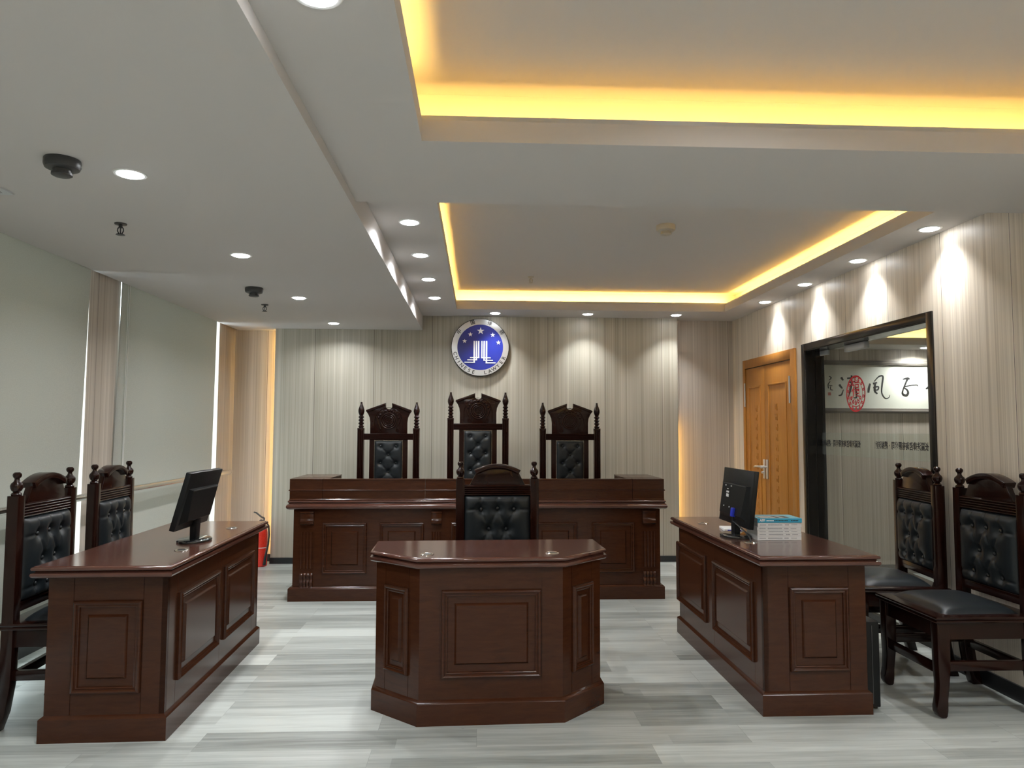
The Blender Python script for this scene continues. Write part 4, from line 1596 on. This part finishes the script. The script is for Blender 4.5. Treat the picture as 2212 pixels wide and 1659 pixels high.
# raised front and wing risers, in joined lengths
cuts = [-HX, -1.262, -0.438, 0.438, 1.262, HX]
for a, b in zip(cuts, cuts[1:]):
    bm = nb()
    a_, b_ = a + (0.0012 if a > -HX else 0), b - (0.0012 if b < HX else 0)
    box(bm, a_, b_, 0.0, 0.055, 0.803, 0.966)
    prism(bm, [(0.0, 0.878), (-0.006, 0.880), (-0.008, 0.884), (-0.006, 0.888), (0.0, 0.890)], 'x', a_, b_)
    box(bm, a_, b_, -0.004, 0.055, 0.966, 0.975, 0.002)
    prism(bm, [(0.0, 0.803), (-0.008, 0.803), (-0.009, 0.809), (-0.004, 0.814), (0.0, 0.815)], 'x', a_, b_)
    obj('riser', bm, MAHOG, jb, ang=30)
for s in (-1, 1):
    bm = nb()
    a, b = sorted((s * HX, s * (HX - 0.30)))
    box(bm, a, b, 0.055, D, 0.803, 0.966)
    box(bm, a - 0.004, b + 0.004, 0.0555, D, 0.966, 0.975, 0.002)
    ox = s * HX
    prism(bm, [(ox, 0.878), (ox + s * 0.006, 0.880), (ox + s * 0.008, 0.884), (ox + s * 0.006, 0.888), (ox, 0.890)], 'y', -0.008, D)
    obj('side_cabinet', bm, MAHOG, jb, ang=30)

# ================================================================== MONITORS
def monitor(label, loc, facing, lean, zc, w=0.48, h=0.30, yoff=0.0, xoff=0.0, cable=False):
    """facing: +1 screen toward +X, -1 toward -X; lean: tilt about Y so that the top moves to +X"""
    t = thing('computer_monitor', label, 'monitor', loc)
    bm = nb()
    n = 40
    pts = [(0.085 * math.cos(2 * PI * i / n), 0.118 * math.sin(2 * PI * i / n)) for i in range(n)]
    slab(bm, pts, [(-0.012, 0.016), (-0.004, 0.013), (0, 0.007), (-0.002, 0.0)])
    obj('base', bm, GLOSSBLACK, t, ang=50)
    bm = nb()
    hb = zc
    prism(bm, [(-0.016, 0.012), (0.016, 0.012), (0.014 + xoff * 0.5, hb - 0.06), (0.012 + xoff * 0.5, hb - 0.02), (-0.018 + xoff * 0.5, hb - 0.02), (-0.016, hb - 0.08)], 'y', -0.03, 0.03, 0.004)
    obj('neck', bm, BLACKPL, t)
    rot = Matrix.Translation((xoff, yoff, zc)) @ Matrix.Rotation(lean, 4, 'Y')
    f = facing
    bm = nb()   # shell: thin edge frame with a thicker middle at the back
    box(bm, -0.014, 0.014, -w / 2, w / 2, -h / 2, h / 2, 0.004)
    # bulge at the back
    bk = -f
    A = [(bk * 0.013, -w / 2 + 0.03, -h / 2 + 0.03), (bk * 0.013, w / 2 - 0.03, -h / 2 + 0.03), (bk * 0.013, w / 2 - 0.03, h / 2 - 0.085), (bk * 0.013, -w / 2 + 0.03, h / 2 - 0.085)]
    B = [(bk * 0.040, -w / 2 + 0.07, -h / 2 + 0.055), (bk * 0.040, w / 2 - 0.07, -h / 2 + 0.055), (bk * 0.030, w / 2 - 0.05, h / 2 - 0.09), (bk * 0.030, -w / 2 + 0.05, h / 2 - 0.09)]
    va = [bm.verts.new(q) for q in A]; vb = [bm.verts.new(q) for q in B]
    fs = [bm.faces.new(vb)] + [bm.faces.new((va[i], va[(i + 1) % 4], vb[(i + 1) % 4], vb[i])) for i in range(4)]
    bmesh.ops.recalc_face_normals(bm, faces=fs)
    if fs[0].normal.x * bk < 0: bmesh.ops.reverse_faces(bm, faces=fs)
    for v in bm.verts: v.co = rot @ v.co
    hs = obj('housing', bm, BLACKPL, t, ang=30)
    bm = nb(); box(bm, *sorted((f * 0.0135, f * 0.0150)), -w / 2 + 0.016, w / 2 - 0.016, -h / 2 + 0.022, h / 2 - 0.016)
    for v in bm.verts: v.co = rot @ v.co
    obj('screen', bm, SCREEN, hs, False)
    bm = nb(); box(bm, *sorted((bk * 0.028, bk * 0.0335)), -w / 2 + 0.055, w / 2 - 0.055, h / 2 - 0.094, h / 2 - 0.088)
    for v in bm.verts: v.co = rot @ v.co
    obj('shell_seam', bm, GREYPL, hs, False)
    if cable:
        bm = nb()
        for (y0, y1, z0, z1) in ((0.015, 0.055, 0.0, 0.018), (0.018, 0.058, 0.024, 0.034), (0.03, 0.05, 0.044, 0.049)):
            x_ = bk * 0.0385
            box(bm, *sorted((x_, x_ + bk * 0.0015)), y0 + 0.03, y1 + 0.03, z0 - 0.01, z1 - 0.01)
        for y in (0.02, 0.11):
            for z in (0.055, -0.065):
                lathe(bm, [(0.004, bk * 0.036), (0.004, bk * 0.041)], (0, y, z), 10, 'x')
        for v in bm.verts: v.co = rot @ v.co
        obj('port_label', bm, WHITEPL, hs, False)
        bm = nb(); box(bm, *sorted((bk * 0.03, bk * 0.052)), -0.075, -0.04, -h / 2 + 0.045, -h / 2 + 0.095, 0.004)
        for v in bm.verts: v.co = rot @ v.co
        cb = obj('video_plug', bm, BLUEPLUG, t)
        p0 = rot @ Vector((bk * 0.041, -0.0575, -h / 2 + 0.05))
        bm = nb(); tube(bm, [p0, p0 + Vector((-0.002, -0.005, -0.03)), (p0.x + 0.0, p0.y - 0.03, 0.09), (cable[0] - 0.01, cable[1] + 0.05, 0.05), (cable[0] - 0.002, cable[1] + 0.01, 0.028), (cable[0], cable[1], 0.0042)], 0.0042, 10)
        obj('video_cable', bm, RUBBER, t)
    return t


monitor('black monitor on the left desk, seen from behind and tilted back', (-1.525, 4.0, 0.7744), -1, R(15), 0.232, w=0.45, h=0.305, yoff=-0.03, xoff=0.02)
monitor('black monitor on the right desk, back turned to the camera, blue plug', (1.472, 4.10, 0.7744), 1, R(7), 0.224, w=0.48, h=0.315, yoff=-0.0, xoff=0.018, cable=(-0.006, -0.247))

# ================================================================== BOOKS
def book(label, x, y, z, w, d, h, rz, cover, spine, kind):
    t = thing('book', label, 'book', (x, y, z), rz, 'books stacked on the right desk')
    bm = nb()
    box(bm, 0, w, 0.0, d, 0, 0.0015); box(bm, 0, w, 0.0, d, h - 0.0015, h); box(bm, 0, w, 0, 0.0015, 0, h, 0.0004)
    obj('cover', bm, cover, t, False)
    bm = nb(); box(bm, 0.003, w - 0.003, 0.0016, d - 0.003, 0.0016, h - 0.0016)
    obj('page_block', bm, PAPER, t, False)
    bm = nb(); box(bm, 0.0, w, -0.0004, 0.0, 0.0008, h - 0.0008)
    obj('spine', bm, spine, t, False)
    bm = nb()
    rnd = random.Random(int(z * 1000))
    if kind == 'blue':
        mt = Matrix(((1, 0, 0, 0.012), (0, 0, -1, -0.0008), (0, 1, 0, h / 2), (0, 0, 0, 1)))
        text(bm, 'APP', 0.018, mt, 0.0003, 1.0, 'LEFT')
        for k in range(7):
            box(bm, 0.050 + k * 0.006, 0.0545 + k * 0.006, -0.001, -0.0003, h / 2 - 0.004, h / 2 + 0.003)
        obj('title', bm, WHITE, t, False)
        bm = nb()
        for k in range(16):
            if k in (9, 10): continue
            box(bm, 0.094 + k * 0.0085, 0.1 + k * 0.0085, -0.001, -0.0003, h / 2 - 0.003, h / 2 + 0.003)
        obj('subtitle', bm, BOOKPALE if False else INK, t, False)
        bm = nb(); box(bm, 0.02, 0.19, 0.025, 0.11, h, h + 0.0003)
        pic = obj('cover_picture', bm, GREYPL, t, False)
        bm = nb()
        for a in ((0.03, 0.05), (0.085, 0.03), (0.14, 0.02)):
            prism(bm, [(a[0], 0.035), (a[0] + a[1], 0.03), (a[0] + a[1] - 0.01, 0.09), (a[0] - 0.01, 0.1)], 'z', h + 0.0003, h + 0.0006)
        obj('picture_shape', bm, WHITE, pic, False)
    else:
        x_ = 0.012
        for n, s in ((8, 0.0045), (14, 0.0058), (4, 0.006), (8, 0.004)):
            for k in range(n):
                box(bm, x_, x_ + s * 0.75, -0.001, -0.0003, h / 2 - s * 0.4, h / 2 + s * 0.45)
                x_ += s
            x_ += 0.010 + rnd.random() * 0.006
        obj('title', bm, GREYINK, t, False)


bx0 = 1.538
z = 0.7744
specs = [('bottom white book of the stack on the right desk', 0.000, 0.000, 0.247, 0.023, 0.00, 'w'),
         ('second white book from the bottom of the stack', 0.002, 0.004, 0.246, 0.016, -0.01, 'w'),
         ('third white book from the bottom of the stack', 0.001, 0.002, 0.247, 0.016, 0.006, 'w'),
         ('fourth white book from the bottom of the stack', 0.001, 0.005, 0.246, 0.016, 0.0, 'w'),
         ('thicker white book right below the blue one', 0.004, 0.003, 0.247, 0.025, 0.008, 'w'),
         ('blue covered book on top of the stack', 0.002, 0.0, 0.248, 0.024, -0.012, 'blue')]
for lb, dx, dy, w, h, rz, k in specs:
    book(lb, bx0 + dx, 3.945 + dy, z, w, 0.175, h - 0.0004, rz, BOOKPALE if k == 'blue' else PAPER, BOOKBLUE if k == 'blue' else PAPER, k)
    z += h

t = thing('booklet', 'thin white and blue booklet lying behind the right monitor base', 'booklet', (1.475, 4.30, 0.7744), R(-8))
bm = nb(); box(bm, 0, 0.11, 0, 0.16, 0, 0.012, 0.001)
obj('pages', bm, PAPER, t)
bm = nb(); box(bm, 0.02, 0.10, -0.0006, 0.0, 0.002, 0.009)
obj('blue_edge', bm, BLUEPLUG, t, False)

# ================================================================== OTHER THINGS
t = thing('computer_tower', 'black computer case on the floor behind the right desk end', 'computer', (1.915, 3.57, 0))
bm = nb(); box(bm, -0.085, 0.085, 0, 0.40, 0.012, 0.43, 0.006)
obj('case', bm, BLACKPL, t)
bm = nb(); box(bm, 0.045, 0.048, -0.0015, 0.0, 0.03, 0.41)
obj('front_stripe', bm, GREYPL, t, False)
for x in (-0.07, 0.07):
    for y in (0.03, 0.37):
        bm = nb(); lathe(bm, [(0.012, 0), (0.012, 0.014)], (x, y, 0), 12)
        obj('foot', bm, RUBBER, t)

t = thing('fire_extinguisher', 'red fire extinguisher on the floor in the left corner', 'fire extinguisher', (-2.185, 7.45, 0))
bm = nb(); lathe(bm, [(0.060, 0.0), (0.066, 0.008), (0.066, 0.33), (0.060, 0.365), (0.040, 0.392), (0.022, 0.402), (0.022, 0.415)], seg=32)
cyl = obj('cylinder', bm, RED, t)
bm = nb(); lathe(bm, [(0.0668, 0.185), (0.0668, 0.19)], seg=32)
obj('band', bm, WHITEPL, cyl)
bm = nb()
lathe(bm, [(0.018, 0.41), (0.018, 0.455), (0.012, 0.462)], seg=16)
box(bm, -0.012, 0.03, -0.012, 0.012, 0.435, 0.452, 0.002)
obj('valve', bm, GREYPL, t)
bm = nb()
tube(bm, [(0.03, 0, 0.475), (0.0, 0, 0.49), (-0.05, 0, 0.53), (-0.075, 0, 0.537)], [0.009, 0.009, 0.008, 0.006], 8)
tube(bm, [(0.02, 0, 0.445), (-0.03, 0, 0.435), (-0.075, 0, 0.415)], [0.008, 0.007, 0.006], 8)
tube(bm, [(0.025, 0, 0.44), (0.03, 0, 0.48)], 0.008, 8)
obj('lever_handle', bm, GREYPL, t)
bm = nb()
tube(bm, [(0.02, -0.012, 0.445), (0.055, -0.02, 0.44), (0.085, -0.03, 0.40), (0.092, -0.035, 0.32), (0.086, -0.04, 0.22), (0.074, -0.05, 0.15), (0.062, -0.055, 0.08), (0.056, -0.055, 0.02)], [0.009, 0.009, 0.009, 0.009, 0.009, 0.010, 0.013, 0.015], 10)
obj('hose', bm, RUBBER, t)
